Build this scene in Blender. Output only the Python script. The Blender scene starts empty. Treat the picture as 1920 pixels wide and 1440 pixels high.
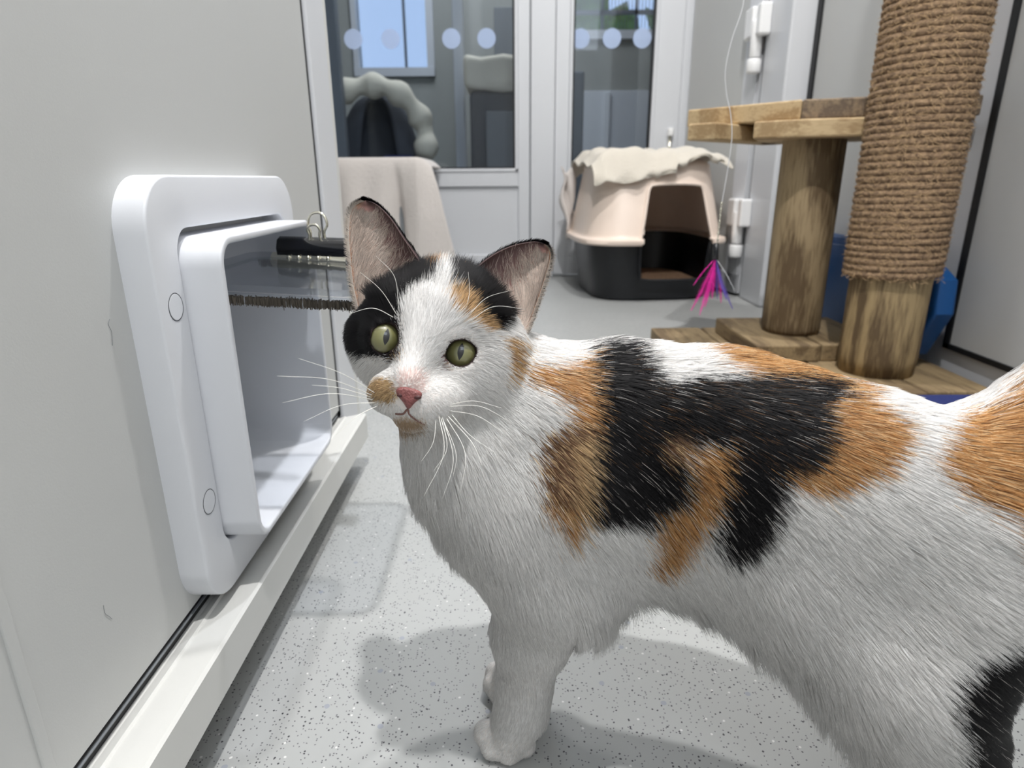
import bpy, bmesh, math, random
import numpy as np
from mathutils import Vector, Matrix, kdtree, noise as mnoise

SC = bpy.context.scene
COL = SC.collection
rng = np.random.default_rng(7)
random.seed(7)

# ---------------------------------------------------------------- camera
F = 1190.0; TH = math.radians(17.9); RO = math.radians(0.4); CH = 0.38
fwd = np.array([0, math.cos(TH), -math.sin(TH)])
r0 = np.array([1., 0, 0]); u0 = np.cross(r0, fwd)
rgt = math.cos(RO) * r0 - math.sin(RO) * u0
upv = np.cross(rgt, fwd)
CAM = np.array([0, 0, CH])

def dirv(px, py): return fwd + rgt * (px - 960) / F - upv * (py - 720) / F
def P(px, py, dep): return CAM + dirv(px, py) * dep
def onx(px, py, x): d = dirv(px, py); return CAM + d * (x / d[0])
def ony(px, py, y): d = dirv(px, py); return CAM + d * (y / d[1])
def onz(px, py, z): d = dirv(px, py); return CAM + d * ((z - CH) / d[2])
def proj(p):
    v = np.asarray(p) - CAM; z = v @ fwd
    return 960 + F * (v @ rgt) / z, 720 - F * (v @ upv) / z, z

cd = bpy.data.cameras.new('camera'); cam = bpy.data.objects.new('camera', cd); COL.objects.link(cam)
cam.matrix_world = Matrix(((rgt[0], upv[0], -fwd[0], 0), (rgt[1], upv[1], -fwd[1], 0), (rgt[2], upv[2], -fwd[2], CH), (0, 0, 0, 1)))
cd.sensor_width = 36; cd.lens = F / 1920 * 36; cd.clip_start = 0.02; cd.clip_end = 100
cd.dof.use_dof = True; cd.dof.focus_distance = 0.37; cd.dof.aperture_fstop = 11
SC.camera = cam

# ---------------------------------------------------------------- materials
def lin(c):
    return tuple(((x / 255) / 12.92 if x / 255 <= 0.04045 else ((x / 255 + 0.055) / 1.055) ** 2.4) for x in c)

def newmat(name):
    m = bpy.data.materials.new(name); m.use_nodes = True
    nt = m.node_tree
    return m, nt, nt.nodes['Principled BSDF']

def plain(name, rgb, rough=0.5, metal=0.0, bump=0.0, bscale=200.0, spec=0.5, coat=0.0, var=0.0, vscale=8.0):
    m, nt, b = newmat(name)
    b.inputs['Base Color'].default_value = (*lin(rgb), 1)
    b.inputs['Roughness'].default_value = rough
    b.inputs['Metallic'].default_value = metal
    b.inputs['Specular IOR Level'].default_value = spec
    b.inputs['Coat Weight'].default_value = coat
    if bump > 0 or var > 0:
        tc = nt.nodes.new('ShaderNodeTexCoord')
    if bump > 0:
        n = nt.nodes.new('ShaderNodeTexNoise'); n.inputs['Scale'].default_value = bscale
        n.inputs['Detail'].default_value = 4
        nt.links.new(tc.outputs['Object'], n.inputs['Vector'])
        bp = nt.nodes.new('ShaderNodeBump'); bp.inputs['Strength'].default_value = bump
        bp.inputs['Distance'].default_value = 0.002
        nt.links.new(n.outputs['Fac'], bp.inputs['Height']); nt.links.new(bp.outputs['Normal'], b.inputs['Normal'])
    if var > 0:
        n2 = nt.nodes.new('ShaderNodeTexNoise'); n2.inputs['Scale'].default_value = vscale; n2.inputs['Detail'].default_value = 5
        nt.links.new(tc.outputs['Object'], n2.inputs['Vector'])
        cr = nt.nodes.new('ShaderNodeValToRGB')
        l = lin(rgb)
        cr.color_ramp.elements[0].color = tuple(x * (1 - var) for x in l) + (1,)
        cr.color_ramp.elements[1].color = tuple(min(1, x * (1 + var)) for x in l) + (1,)
        cr.color_ramp.elements[0].position = 0.3; cr.color_ramp.elements[1].position = 0.7
        nt.links.new(n2.outputs['Fac'], cr.inputs['Fac']); nt.links.new(cr.outputs['Color'], b.inputs['Base Color'])
    return m

M = {}
M['upvc'] = plain('white_upvc', (206, 208, 212), 0.32)
M['panel'] = plain('wall_panel_laminate', (186, 187, 186), 0.42, bump=0.04, bscale=900)
M['plaster'] = plain('back_room_plaster', (158, 159, 154), 0.8)
M['flapwhite'] = plain('cat_flap_plastic', (212, 214, 219), 0.38)
M['rail'] = plain('rail_plastic', (206, 206, 203), 0.35)
M['seal'] = plain('black_rubber_seal', (14, 15, 18), 0.55)
M['ceiling'] = plain('ceiling_paint', (215, 215, 212), 0.9)
M['brush'] = plain('brush_bristles', (70, 64, 56), 0.9)
M['blackmetal'] = plain('black_lacquer', (10, 11, 16), 0.18, coat=0.5)
M['chrome'] = plain('nickel_plated_steel', (226, 222, 205), 0.16, metal=1.0)
M['cream'] = plain('cream_plastic', (238, 220, 206), 0.35)
M['blackplastic'] = plain('black_plastic', (19, 21, 25), 0.38)
M['litter'] = plain('cat_litter', (150, 120, 95), 0.95, bump=1.0, bscale=300, var=0.3, vscale=120)
M['bluetub'] = plain('blue_plastic', (14, 74, 132), 0.42)
M['navy'] = plain('navy_fleece', (20, 34, 92), 0.9, bump=0.5, bscale=500)
M['hinge'] = plain('hinge_plastic', (236, 236, 236), 0.3)
M['cream_fleece'] = plain('cream_fleece', (222, 214, 196), 0.95, bump=0.8, bscale=150)
M['darkgrey'] = plain('charcoal_fabric', (72, 74, 80), 0.9, bump=0.4, bscale=300)
M['greyplastic'] = plain('grey_plastic', (116, 120, 124), 0.5)
M['pinkf'] = plain('magenta_feather', (236, 40, 168), 0.7)
M['purplef'] = plain('violet_feather', (104, 84, 176), 0.7)
M['cord'] = plain('clear_nylon_cord', (225, 226, 228), 0.2)
M['plug'] = plain('plug_grey', (200, 200, 200), 0.5)
M['hedge'] = plain('hedge_leaves', (96, 120, 62), 0.9, bump=1, bscale=30, var=0.6, vscale=9)
M['outground'] = plain('patio', (150, 150, 146), 0.9)
M['lampwhite'] = plain('lamp_body', (240, 240, 240), 0.5)

def terry(name, rgb):
    m, nt, b = newmat(name)
    b.inputs['Base Color'].default_value = (*lin(rgb), 1); b.inputs['Roughness'].default_value = 1.0
    b.inputs['Sheen Weight'].default_value = 0.3
    tc = nt.nodes.new('ShaderNodeTexCoord')
    v = nt.nodes.new('ShaderNodeTexVoronoi'); v.inputs['Scale'].default_value = 420
    n = nt.nodes.new('ShaderNodeTexNoise'); n.inputs['Scale'].default_value = 90; n.inputs['Detail'].default_value = 5
    nt.links.new(tc.outputs['Object'], v.inputs['Vector']); nt.links.new(tc.outputs['Object'], n.inputs['Vector'])
    a = nt.nodes.new('ShaderNodeMath'); a.operation = 'ADD'
    nt.links.new(v.outputs['Distance'], a.inputs[0]); nt.links.new(n.outputs['Fac'], a.inputs[1])
    bp = nt.nodes.new('ShaderNodeBump'); bp.inputs['Strength'].default_value = 0.8; bp.inputs['Distance'].default_value = 0.003
    nt.links.new(a.outputs[0], bp.inputs['Height']); nt.links.new(bp.outputs['Normal'], b.inputs['Normal'])
    return m
M['towel_grey'] = terry('grey_terry_towel', (222, 215, 210))
M['towel_cream'] = terry('cream_cotton_towel', (228, 220, 206))

def glassmat(name, tint, gloss=0.08, rough=0.02):
    m = bpy.data.materials.new(name); m.use_nodes = True; nt = m.node_tree
    for n in list(nt.nodes): nt.nodes.remove(n)
    out = nt.nodes.new('ShaderNodeOutputMaterial'); mix = nt.nodes.new('ShaderNodeMixShader')
    t = nt.nodes.new('ShaderNodeBsdfTransparent'); g = nt.nodes.new('ShaderNodeBsdfGlossy')
    t.inputs['Color'].default_value = (*tint, 1); g.inputs['Roughness'].default_value = rough
    fr = nt.nodes.new('ShaderNodeLayerWeight'); fr.inputs['Blend'].default_value = 0.5
    pw = nt.nodes.new('ShaderNodeMath'); pw.operation = 'POWER'; pw.inputs[1].default_value = 4.0
    ad = nt.nodes.new('ShaderNodeMath'); ad.operation = 'MULTIPLY_ADD'; ad.inputs[1].default_value = 0.5; ad.inputs[2].default_value = gloss
    nt.links.new(fr.outputs['Facing'], pw.inputs[0]); nt.links.new(pw.outputs[0], ad.inputs[0]); nt.links.new(ad.outputs[0], mix.inputs[0])
    nt.links.new(t.outputs[0], mix.inputs[1]); nt.links.new(g.outputs[0], mix.inputs[2]); nt.links.new(mix.outputs[0], out.inputs[0])
    return m
M['glass'] = glassmat('door_glass', (0.80, 0.84, 0.88), 0.04)
M['acrylic'] = glassmat('clear_acrylic', (0.86, 0.88, 0.91), 0.05, 0.05)
M['winglass'] = glassmat('window_glass', (0.95, 0.97, 1.0), 0.0)
M['frost'] = plain('frosted_dot', (150, 166, 196), 0.6)

def floormat():
    m, nt, b = newmat('speckled_vinyl')
    tc = nt.nodes.new('ShaderNodeTexCoord')
    base = nt.nodes.new('ShaderNodeTexNoise'); base.inputs['Scale'].default_value = 5; base.inputs['Detail'].default_value = 3
    nt.links.new(tc.outputs['Object'], base.inputs['Vector'])
    cr = nt.nodes.new('ShaderNodeValToRGB')
    cr.color_ramp.elements[0].color = (*lin((158, 160, 159)), 1); cr.color_ramp.elements[1].color = (*lin((170, 171, 170)), 1)
    nt.links.new(base.outputs['Fac'], cr.inputs['Fac'])
    last = cr.outputs['Color']
    # (cell scale, radius, keep fraction, colour)
    for sc, rad, keep, c, off in ((470, 0.25, 0.17, (96, 96, 99), 0), (260, 0.19, 0.09, (60, 60, 64), 3.3), (240, 0.22, 0.02, (206, 206, 204), 7.1), (90, 0.20, 0.03, (146, 150, 158), 11.7)):
        mp = nt.nodes.new('ShaderNodeMapping'); mp.inputs['Location'].default_value = (off, off, 0)
        nt.links.new(tc.outputs['Object'], mp.inputs['Vector'])
        wn = nt.nodes.new('ShaderNodeTexNoise'); wn.inputs['Scale'].default_value = sc * 1.3
        nt.links.new(mp.outputs[0], wn.inputs['Vector'])
        mx = nt.nodes.new('ShaderNodeMix'); mx.data_type = 'VECTOR'; mx.inputs[0].default_value = 0.0012
        nt.links.new(mp.outputs[0], mx.inputs[4]); nt.links.new(wn.outputs['Color'], mx.inputs[5])
        v = nt.nodes.new('ShaderNodeTexVoronoi'); v.inputs['Scale'].default_value = sc; v.voronoi_dimensions = '2D'
        nt.links.new(mx.outputs[1], v.inputs['Vector'])
        l1 = nt.nodes.new('ShaderNodeMath'); l1.operation = 'LESS_THAN'; l1.inputs[1].default_value = rad
        nt.links.new(v.outputs['Distance'], l1.inputs[0])
        sep = nt.nodes.new('ShaderNodeSeparateColor'); nt.links.new(v.outputs['Color'], sep.inputs[0])
        l2 = nt.nodes.new('ShaderNodeMath'); l2.operation = 'LESS_THAN'; l2.inputs[1].default_value = keep
        nt.links.new(sep.outputs[0], l2.inputs[0])
        mu = nt.nodes.new('ShaderNodeMath'); mu.operation = 'MULTIPLY'
        nt.links.new(l1.outputs[0], mu.inputs[0]); nt.links.new(l2.outputs[0], mu.inputs[1])
        mc = nt.nodes.new('ShaderNodeMix'); mc.data_type = 'RGBA'
        nt.links.new(mu.outputs[0], mc.inputs[0]); nt.links.new(last, mc.inputs[6]); mc.inputs[7].default_value = (*lin(c), 1)
        last = mc.outputs[2]
    nt.links.new(last, b.inputs['Base Color'])
    b.inputs['Roughness'].default_value = 0.42
    return m
M['floor'] = floormat()

def woodmat(name, c1, c2, axis=2, ringscale=16.0, off=(0, 0, 0), stretch=0.12, rough=0.75):
    m, nt, b = newmat(name)
    tc = nt.nodes.new('ShaderNodeTexCoord'); mp = nt.nodes.new('ShaderNodeMapping')
    s = [1.0, 1.0, 1.0]; s[axis] = stretch
    mp.inputs['Scale'].default_value = s; mp.inputs['Location'].default_value = off
    nt.links.new(tc.outputs['Object'], mp.inputs['Vector'])
    n = nt.nodes.new('ShaderNodeTexNoise'); n.inputs['Scale'].default_value = ringscale; n.inputs['Detail'].default_value = 2.5
    n.inputs['Distortion'].default_value = 0.4
    nt.links.new(mp.outputs[0], n.inputs['Vector'])
    mul = nt.nodes.new('ShaderNodeMath'); mul.operation = 'MULTIPLY'; mul.inputs[1].default_value = 26
    nt.links.new(n.outputs['Fac'], mul.inputs[0])
    sn = nt.nodes.new('ShaderNodeMath'); sn.operation = 'SINE'; nt.links.new(mul.outputs[0], sn.inputs[0])
    fine = nt.nodes.new('ShaderNodeTexNoise'); fine.inputs['Scale'].default_value = 220; fine.inputs['Detail'].default_value = 4
    nt.links.new(mp.outputs[0], fine.inputs['Vector'])
    ma = nt.nodes.new('ShaderNodeMath'); ma.operation = 'MULTIPLY_ADD'; ma.inputs[1].default_value = 0.22; 
    nt.links.new(sn.outputs[0], ma.inputs[0]); nt.links.new(fine.outputs['Fac'], ma.inputs[2])
    cr = nt.nodes.new('ShaderNodeValToRGB')
    cr.color_ramp.elements[0].position = 0.3; cr.color_ramp.elements[0].color = (*lin(c2), 1)
    cr.color_ramp.elements[1].position = 0.72; cr.color_ramp.elements[1].color = (*lin(c1), 1)
    nt.links.new(ma.outputs[0], cr.inputs['Fac']); nt.links.new(cr.outputs['Color'], b.inputs['Base Color'])
    b.inputs['Roughness'].default_value = rough
    bp = nt.nodes.new('ShaderNodeBump'); bp.inputs['Strength'].default_value = 0.3; bp.inputs['Distance'].default_value = 0.001
    nt.links.new(ma.outputs[0], bp.inputs['Height']); nt.links.new(bp.outputs['Normal'], b.inputs['Normal'])
    return m
WC1, WC2 = (158, 138, 106), (110, 92, 66)
M['post1'] = woodmat('treated_pine_post', WC1, (94, 76, 52), 2, 9, (1.3, 0.2, 0))
M['post2'] = woodmat('treated_pine_post_light', (164, 142, 104), (96, 78, 54), 2, 10, (4.3, 2.2, 0))
M['board'] = woodmat('pine_board', (192, 168, 130), (156, 130, 94), 0, 12, (2, 7, 1), 0.15)
M['boardy'] = woodmat('pine_deck_board', (146, 126, 94), (104, 86, 62), 1, 14, (5, 1, 1), 0.1)
M['endgrain'] = woodmat('weathered_end_grain', (134, 116, 94), (98, 84, 70), 1, 20, (3, 3, 2), 1.0)

def ropemat():
    m, nt, b = newmat('jute_rope')
    tc = nt.nodes.new('ShaderNodeTexCoord'); n = nt.nodes.new('ShaderNodeTexNoise')
    n.inputs['Scale'].default_value = 160; n.inputs['Detail'].default_value = 6
    nt.links.new(tc.outputs['Object'], n.inputs['Vector'])
    cr = nt.nodes.new('ShaderNodeValToRGB')
    cr.color_ramp.elements[0].position = 0.3; cr.color_ramp.elements[0].color = (*lin((96, 76, 58)), 1)
    cr.color_ramp.elements[1].position = 0.72; cr.color_ramp.elements[1].color = (*lin((166, 138, 108)), 1)
    nt.links.new(n.outputs['Fac'], cr.inputs['Fac']); nt.links.new(cr.outputs['Color'], b.inputs['Base Color'])
    b.inputs['Roughness'].default_value = 0.95
    bp = nt.nodes.new('ShaderNodeBump'); bp.inputs['Strength'].default_value = 1.0; bp.inputs['Distance'].default_value = 0.002
    nt.links.new(n.outputs['Fac'], bp.inputs['Height']); nt.links.new(bp.outputs['Normal'], b.inputs['Normal'])
    return m
M['rope'] = ropemat()
M['fibre'] = plain('jute_fibre', (186, 156, 118), .9)

# ---------------------------------------------------------------- object helpers
def tag(o, label=None, cat=None, group=None, kind=None):
    if label: o['label'] = label
    if cat: o['category'] = cat
    if group: o['group'] = group
    if kind: o['kind'] = kind
    return o

def empty(name, loc):
    o = bpy.data.objects.new(name, None); COL.objects.link(o); o.location = loc
    o.empty_display_size = 0.02
    bpy.context.view_layer.update()
    return o

def link(name, me, mat, parent=None, smooth=False):
    o = bpy.data.objects.new(name, me); COL.objects.link(o)
    if mat is not None: me.materials.append(mat)
    if smooth:
        me.polygons.foreach_set('use_smooth', [True] * len(me.polygons))
    if parent is not None:
        o.parent = parent
        o.matrix_parent_inverse = parent.matrix_world.inverted()
    return o

def obj(name, bm, mat, parent=None, smooth=False):
    bmesh.ops.recalc_face_normals(bm, faces=bm.faces)
    me = bpy.data.meshes.new(name); bm.to_mesh(me); bm.free()
    return link(name, me, mat, parent, smooth)

def raw(name, verts, faces, mat, parent=None, smooth=False):
    me = bpy.data.meshes.new(name); me.from_pydata([tuple(map(float, v)) for v in verts], [], faces); me.update()
    return link(name, me, mat, parent, smooth)

def box(bm, x0, x1, y0, y1, z0, z1, bev=0.0, seg=2):
    vs = [bm.verts.new((x, y, z)) for x in (x0, x1) for y in (y0, y1) for z in (z0, z1)]
    fs = []
    for f in ((0, 1, 3, 2), (4, 6, 7, 5), (0, 4, 5, 1), (2, 3, 7, 6), (0, 2, 6, 4), (1, 5, 7, 3)):
        fs.append(bm.faces.new([vs[i] for i in f]))
    if bev > 0:
        es = list({e for f in fs for e in f.edges})
        bmesh.ops.bevel(bm, geom=es, offset=bev, segments=seg, affect='EDGES', profile=0.5)

def prism(bm, pts, vec, bev=0.0, seg=2):
    """extrude a closed 3-D polygon by vec"""
    vec = Vector([float(c) for c in vec])
    a = [bm.verts.new([float(c) for c in p]) for p in pts]
    b = [bm.verts.new(v.co + vec) for v in a]
    n = len(a)
    fs = [bm.faces.new(a), bm.faces.new(b[::-1])]
    for i in range(n):
        fs.append(bm.faces.new((a[i], b[i], b[(i + 1) % n], a[(i + 1) % n])))
    if bev > 0:
        es = list({e for f in fs[:2] for e in f.edges})
        bmesh.ops.bevel(bm, geom=es, offset=bev, segments=seg, affect='EDGES', profile=0.5)

def rrect(a0, a1, b0, b1, r, n=8):
    out = []
    for (ca, cb, s) in ((a1 - r, b1 - r, 0), (a0 + r, b1 - r, 90), (a0 + r, b0 + r, 180), (a1 - r, b0 + r, 270)):
        for i in range(n + 1):
            t = math.radians(s + 90 * i / n)
            out.append((ca + r * math.cos(t), cb + r * math.sin(t)))
    return out

def ringprism(bm, outer, inner, x0, x1, bev=0.0, axis='x'):
    """frame between two loops with equal counts; extruded along axis"""
    def mk(p, x): return (x, p[0], p[1]) if axis == 'x' else (p[0], x, p[1])
    n = len(outer)
    L = [[bm.verts.new(mk(p, x)) for p in loop] for x in (x0, x1) for loop in (outer, inner)]
    o0, i0, o1, i1 = L
    fr = []
    for k in range(n):
        j = (k + 1) % n
        bm.faces.new((o0[k], o0[j], i0[j], i0[k]))
        fr.append(bm.faces.new((o1[k], i1[k], i1[j], o1[j])))
        bm.faces.new((o0[k], o1[k], o1[j], o0[j]))
        bm.faces.new((i0[k], i0[j], i1[j], i1[k]))
    if bev > 0:
        es = [e for e in bm.edges if (e.verts[0] in set(o1) and e.verts[1] in set(o1)) or (e.verts[0] in set(i1) and e.verts[1] in set(i1))]
        bmesh.ops.bevel(bm, geom=es, offset=bev, segments=3, affect='EDGES', profile=0.5)

def tube_data(pts, rad, n=8, closed=False):
    pts = np.array(pts, float); m = len(pts)
    rad = np.full(m, rad) if np.isscalar(rad) else np.array(rad)
    T = np.gradient(pts, axis=0) if not closed else np.roll(pts, -1, 0) - np.roll(pts, 1, 0)
    T /= np.linalg.norm(T, axis=1)[:, None] + 1e-12
    ref = np.array([0, 0, 1.]) if abs(T[0][2]) < 0.9 else np.array([1., 0, 0])
    Nn = np.cross(T[0], ref); Nn /= np.linalg.norm(Nn); fr = []
    for i in range(m):
        Nn = Nn - T[i] * (Nn @ T[i]); Nn /= np.linalg.norm(Nn) + 1e-12
        fr.append((Nn.copy(), np.cross(T[i], Nn)))
    a = np.arange(n) / n * 2 * math.pi
    V = np.concatenate([pts[i] + rad[i] * (np.cos(a)[:, None] * fr[i][0] + np.sin(a)[:, None] * fr[i][1]) for i in range(m)])
    Fc = []
    for i in range(m if closed else m - 1):
        ni = (i + 1) % m
        for k in range(n):
            Fc.append((i * n + k, i * n + (k + 1) % n, ni * n + (k + 1) % n, ni * n + k))
    if not closed:
        Fc.append(tuple(range(n - 1, -1, -1))); Fc.append(tuple((m - 1) * n + k for k in range(n)))
    return V, Fc

def tube(name, pts, rad, mat, parent=None, n=8, closed=False):
    V, Fc = tube_data(pts, rad, n, closed)
    return raw(name, V, Fc, mat, parent, True)

def cyl(bm, c, r, h, axis='z', n=32, r2=None, bev=0.0):
    r2 = r if r2 is None else r2
    rot = {'z': Matrix(), 'x': Matrix.Rotation(math.pi / 2, 4, 'Y'), 'y': Matrix.Rotation(-math.pi / 2, 4, 'X')}[axis]
    g = bmesh.ops.create_cone(bm, cap_ends=True, segments=n, radius1=r, radius2=r2, depth=h, matrix=Matrix.Translation(c) @ rot)
    if bev > 0:
        vs = set(g['verts'])
        es = [e for e in bm.edges if e.verts[0] in vs and e.verts[1] in vs and len(e.link_faces) == 2 and any(len(f.verts) > 4 for f in e.link_faces)]
        bmesh.ops.bevel(bm, geom=es, offset=bev, segments=2, affect='EDGES', profile=0.5)

def catmull(pts, sub=8):
    pts = np.array(pts, float)
    p = np.vstack([2 * pts[0] - pts[1], pts, 2 * pts[-1] - pts[-2]]); out = []
    for i in range(1, len(p) - 2):
        for k in range(sub):
            t = k / sub
            out.append(0.5 * ((2 * p[i]) + (-p[i - 1] + p[i + 1]) * t + (2 * p[i - 1] - 5 * p[i] + 4 * p[i + 1] - p[i + 2]) * t * t + (-p[i - 1] + 3 * p[i] - 3 * p[i + 1] + p[i + 2]) * t ** 3))
    out.append(pts[-1])
    return np.array(out)

# ================================================================ ROOM
XL = -0.236; YB = 2.60; XR = 0.83
def sbox(name, mat, *a, bev=0.0, parent=None, label=None):
    bm = bmesh.new(); box(bm, *a, bev=bev)
    o = obj(name, bm, mat, parent)
    if parent is None: o['kind'] = 'structure'
    if label: o['label'] = label
    return o

fl = sbox('floor', M['floor'], -2.0, 2.2, -1.5, 5.2, -0.05, 0.0, label='grey speckled vinyl floor')
sbox('ceiling', M['ceiling'], -2.0, 2.2, -1.5, 5.2, 2.45, 2.5, label='white ceiling')
# left partition: laminate panel with the cat flap opening
bm = bmesh.new()
FY0, FY1, FZ0, FZ1 = 0.42, 0.626, 0.118, 0.345
hole = rrect(FY0 + .004, FY1 - .004, FZ0 + .004, FZ1 - .004, 0.016)
n = len(hole)
# panel as ring: outer loop with the same count as the hole
PY0, PY1, PZ0, PZ1 = -1.5, 0.812, 0.082, 2.45
cy, cz = (FY0 + FY1) / 2, (FZ0 + FZ1) / 2
outer = []
for p in hole:
    d = np.array([p[0] - cy, p[1] - cz]); d /= np.linalg.norm(d)
    ts = []
    if d[0] > 1e-9: ts.append((PY1 - cy) / d[0])
    if d[0] < -1e-9: ts.append((PY0 - cy) / d[0])
    if d[1] > 1e-9: ts.append((PZ1 - cz) / d[1])
    if d[1] < -1e-9: ts.append((PZ0 - cz) / d[1])
    outer.append((cy + d[0] * min(ts), cz + d[1] * min(ts)))
# snap the nearest outer points onto the four corners
for c in ((PY0, PZ0), (PY1, PZ0), (PY0, PZ1), (PY1, PZ1)):
    ang = math.atan2(c[1] - cz, c[0] - cy)
    k = min(range(n), key=lambda i: abs((math.atan2(outer[i][1] - cz, outer[i][0] - cy) - ang + math.pi) % (2 * math.pi) - math.pi))
    outer[k] = c
ringprism(bm, outer, hole, XL - 0.05, XL)
obj('wall_left', bm, M['panel'])['kind'] = 'structure'
bpy.data.objects['wall_left']['label'] = 'pale grey laminate pod wall panel'
# vertical joint bead on the panel
sbox('trim_1', M['panel'], XL - 0.002, XL + 0.0015, 0.243, 0.250, 0.082, 2.4, bev=0.001, label='thin vertical joint bead on pod panel')
# black seals
bm = bmesh.new()
box(bm, XL - 0.03, XL - 0.002, 0.813, 0.826, 0.070, 2.45)
box(bm, XL - 0.03, XL - 0.002, -1.5, 0.826, 0.0705, 0.0815)
obj('trim_2', bm, M['seal'])['kind'] = 'structure'
bm = bmesh.new(); box(bm, XL - .0015, XL + .0006, -1.5, .80, .0772, .0779); obj('trim_3', bm, M['greyplastic'])['kind'] = 'structure'
# threshold rail
bm = bmesh.new()
prof = [(XL - 0.02, 0.044), (XL - 0.02, 0.070), (XL + 0.001, 0.0705), (XL + 0.008, 0.0735), (XL + 0.0095, 0.0722), (-0.2015, 0.0775), (-0.1992, 0.0758), (-0.1988, 0.0435)]
prism(bm, [(x, -1.5, z) for x, z in prof], (0, 2.312, 0))
obj('trim_4', bm, M['rail'])['kind'] = 'structure'
bpy.data.objects['trim_4']['label'] = 'cream threshold rail below the pod panel'
sbox('trim_5', M['seal'], XL - 0.09, -0.262, -1.5, 0.80, 0.0, 0.044, label='recessed plinth under the rail')  # black material puts the shade under the rail into the plinth colour
# jamb beyond the panel
sbox('trim_6', M['upvc'], XL - 0.07, XL + 0.002, 0.828, 0.905, 0.0, 2.45, bev=0.003, label='white door jamb beside black seal')
sbox('trim_7', M['rail'], XL - 0.07, XL - 0.006, 0.905, 0.95, 0.0, 2.45, bev=0.004, label='cream edge strip behind the jamb')
sbox('wall_front', M['panel'], -2.0, 2.2, -1.55, -1.5, 0, 2.45)
sbox('wall_pod', M['plaster'], -0.9, -0.88, -1.5, 0.95, 0, 2.45)
sbox('wall_side', M['plaster'], -2.0, -1.95, -1.5, 5.2, 0, 2.45)
sbox('wall_east', M['plaster'], 2.15, 2.2, -1.5, 5.2, 0, 2.45)

# right wall: frame + panels
sbox('wall_right', M['upvc'], XR + 0.004, XR + 0.06, -1.5, 1.905, 0, 2.45, label='white frame wall on the right')
yR = 1.176
def px_panel(name, y0, y1, z0, z1, mat):
    bm = bmesh.new(); box(bm, XR - 0.001, XR + 0.003, y0, y1, z0, z1)
    o = obj(name, bm, mat); o['kind'] = 'structure'; return o
px_panel('trim_8', 1.25, 1.895, 0.068, 2.4, M['panel'])
px_panel('trim_9', -1.4, yR - 0.012, 0.078, 2.4, M['panel'])
bm = bmesh.new()
box(bm, XR - 0.004, XR + 0.003, yR - 0.012, yR + 0.004, 0.068, 2.4)
box(bm, XR - 0.004, XR + 0.003, -1.4, yR, 0.068, 0.0775)
obj('trim_10', bm, M['seal'])['kind'] = 'structure'
# hinge frame post + ajar door
sbox('trim_11', M['upvc'], 0.757, XR + 0.06, 1.92, 2.10, 0, 2.45, bev=0.006, label='white hinge post of the side door')
sbox('trim_12', M['seal'], 0.823, 0.83, 1.896, 1.921, 0.0, 2.45)
dA, dB = np.array([0.757, 2.118]), np.array([0.668, 2.585])
dd = dB - dA; L = np.linalg.norm(dd); dd /= L; dn = np.array([-dd[1], dd[0]]) # towards room side (-x)
if dn[0] > 0: dn = -dn
def leafbox(bm, s0, s1, o0, o1, z0, z1, bev=0):
    pts = [(*(dA + dd * s + dn * o), z0) for s, o in ((s0, o0), (s1, o0), (s1, o1), (s0, o1))]
    prism(bm, pts, (0, 0, z1 - z0), bev)
bm = bmesh.new()
leafbox(bm, 0, L, -0.045, 0, 0.01, 2.40)
leafbox(bm, 0.0, 0.075, 0, 0.010, 0.01, 2.40, 0.003)
leafbox(bm, 0.0, L, 0, 0.010, 0.01, 0.075, 0.003)
dr1 = obj('door_1', bm, M['upvc']); dr1['kind'] = 'structure'; dr1['label'] = 'white side door standing ajar on hinges'
bm = bmesh.new(); leafbox(bm, 0.075, L - .004, 0, 0.003, 0.075, 2.38); obj('infill_panel', bm, M['panel'], dr1)
sbox('trim_13', M['seal'], 0.762, 0.78, 2.1005, 2.112, 0.0, 2.45)
# hinges (on the leaf / post)
def hinge(zc, idx):
    root = empty('hinge', (0.757, 2.108, zc)); root.parent = dr1
    bm = bmesh.new(); box(bm, 0.722, 0.757, 2.060, 2.095, zc + 0.0, zc + 0.085, bev=0.006); obj('frame_flag', bm, M['hinge'], root)
    bm = bmesh.new(); box(bm, 0.716, 0.752, 2.112, 2.175, zc + 0.0, zc + 0.085, bev=0.006); obj('leaf_flag', bm, M['hinge'], root)
    bm = bmesh.new(); cyl(bm, (0.732, 2.104, zc - 0.005), 0.017, 0.10, n=24, bev=0.004); obj('barrel', bm, M['hinge'], root, True)
    bm = bmesh.new(); cyl(bm, (0.732, 2.104, zc - 0.078), 0.021, 0.04, n=24, bev=0.005); obj('barrel_cap', bm, M['hinge'], root, True)
    return root
hinge(0.775, 0); hinge(0.23, 1)

# back wall: frames as structure with glass
def yframe(name, x0, x1, z0, z1, y=YB, d=0.06, bev=0.004, mat='upvc', label=None, parent=None):
    bm = bmesh.new(); box(bm, x0, x1, y, y + d, z0, z1, bev=bev); o = obj(name, bm, M[mat], parent)
    if parent is None: o['kind'] = 'structure'
    if label: o['label'] = label
    return o
yframe('wall_back', -1.95, -0.86, 0, 2.45, d=0.06, label='white wall left of the glazed door')
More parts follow.
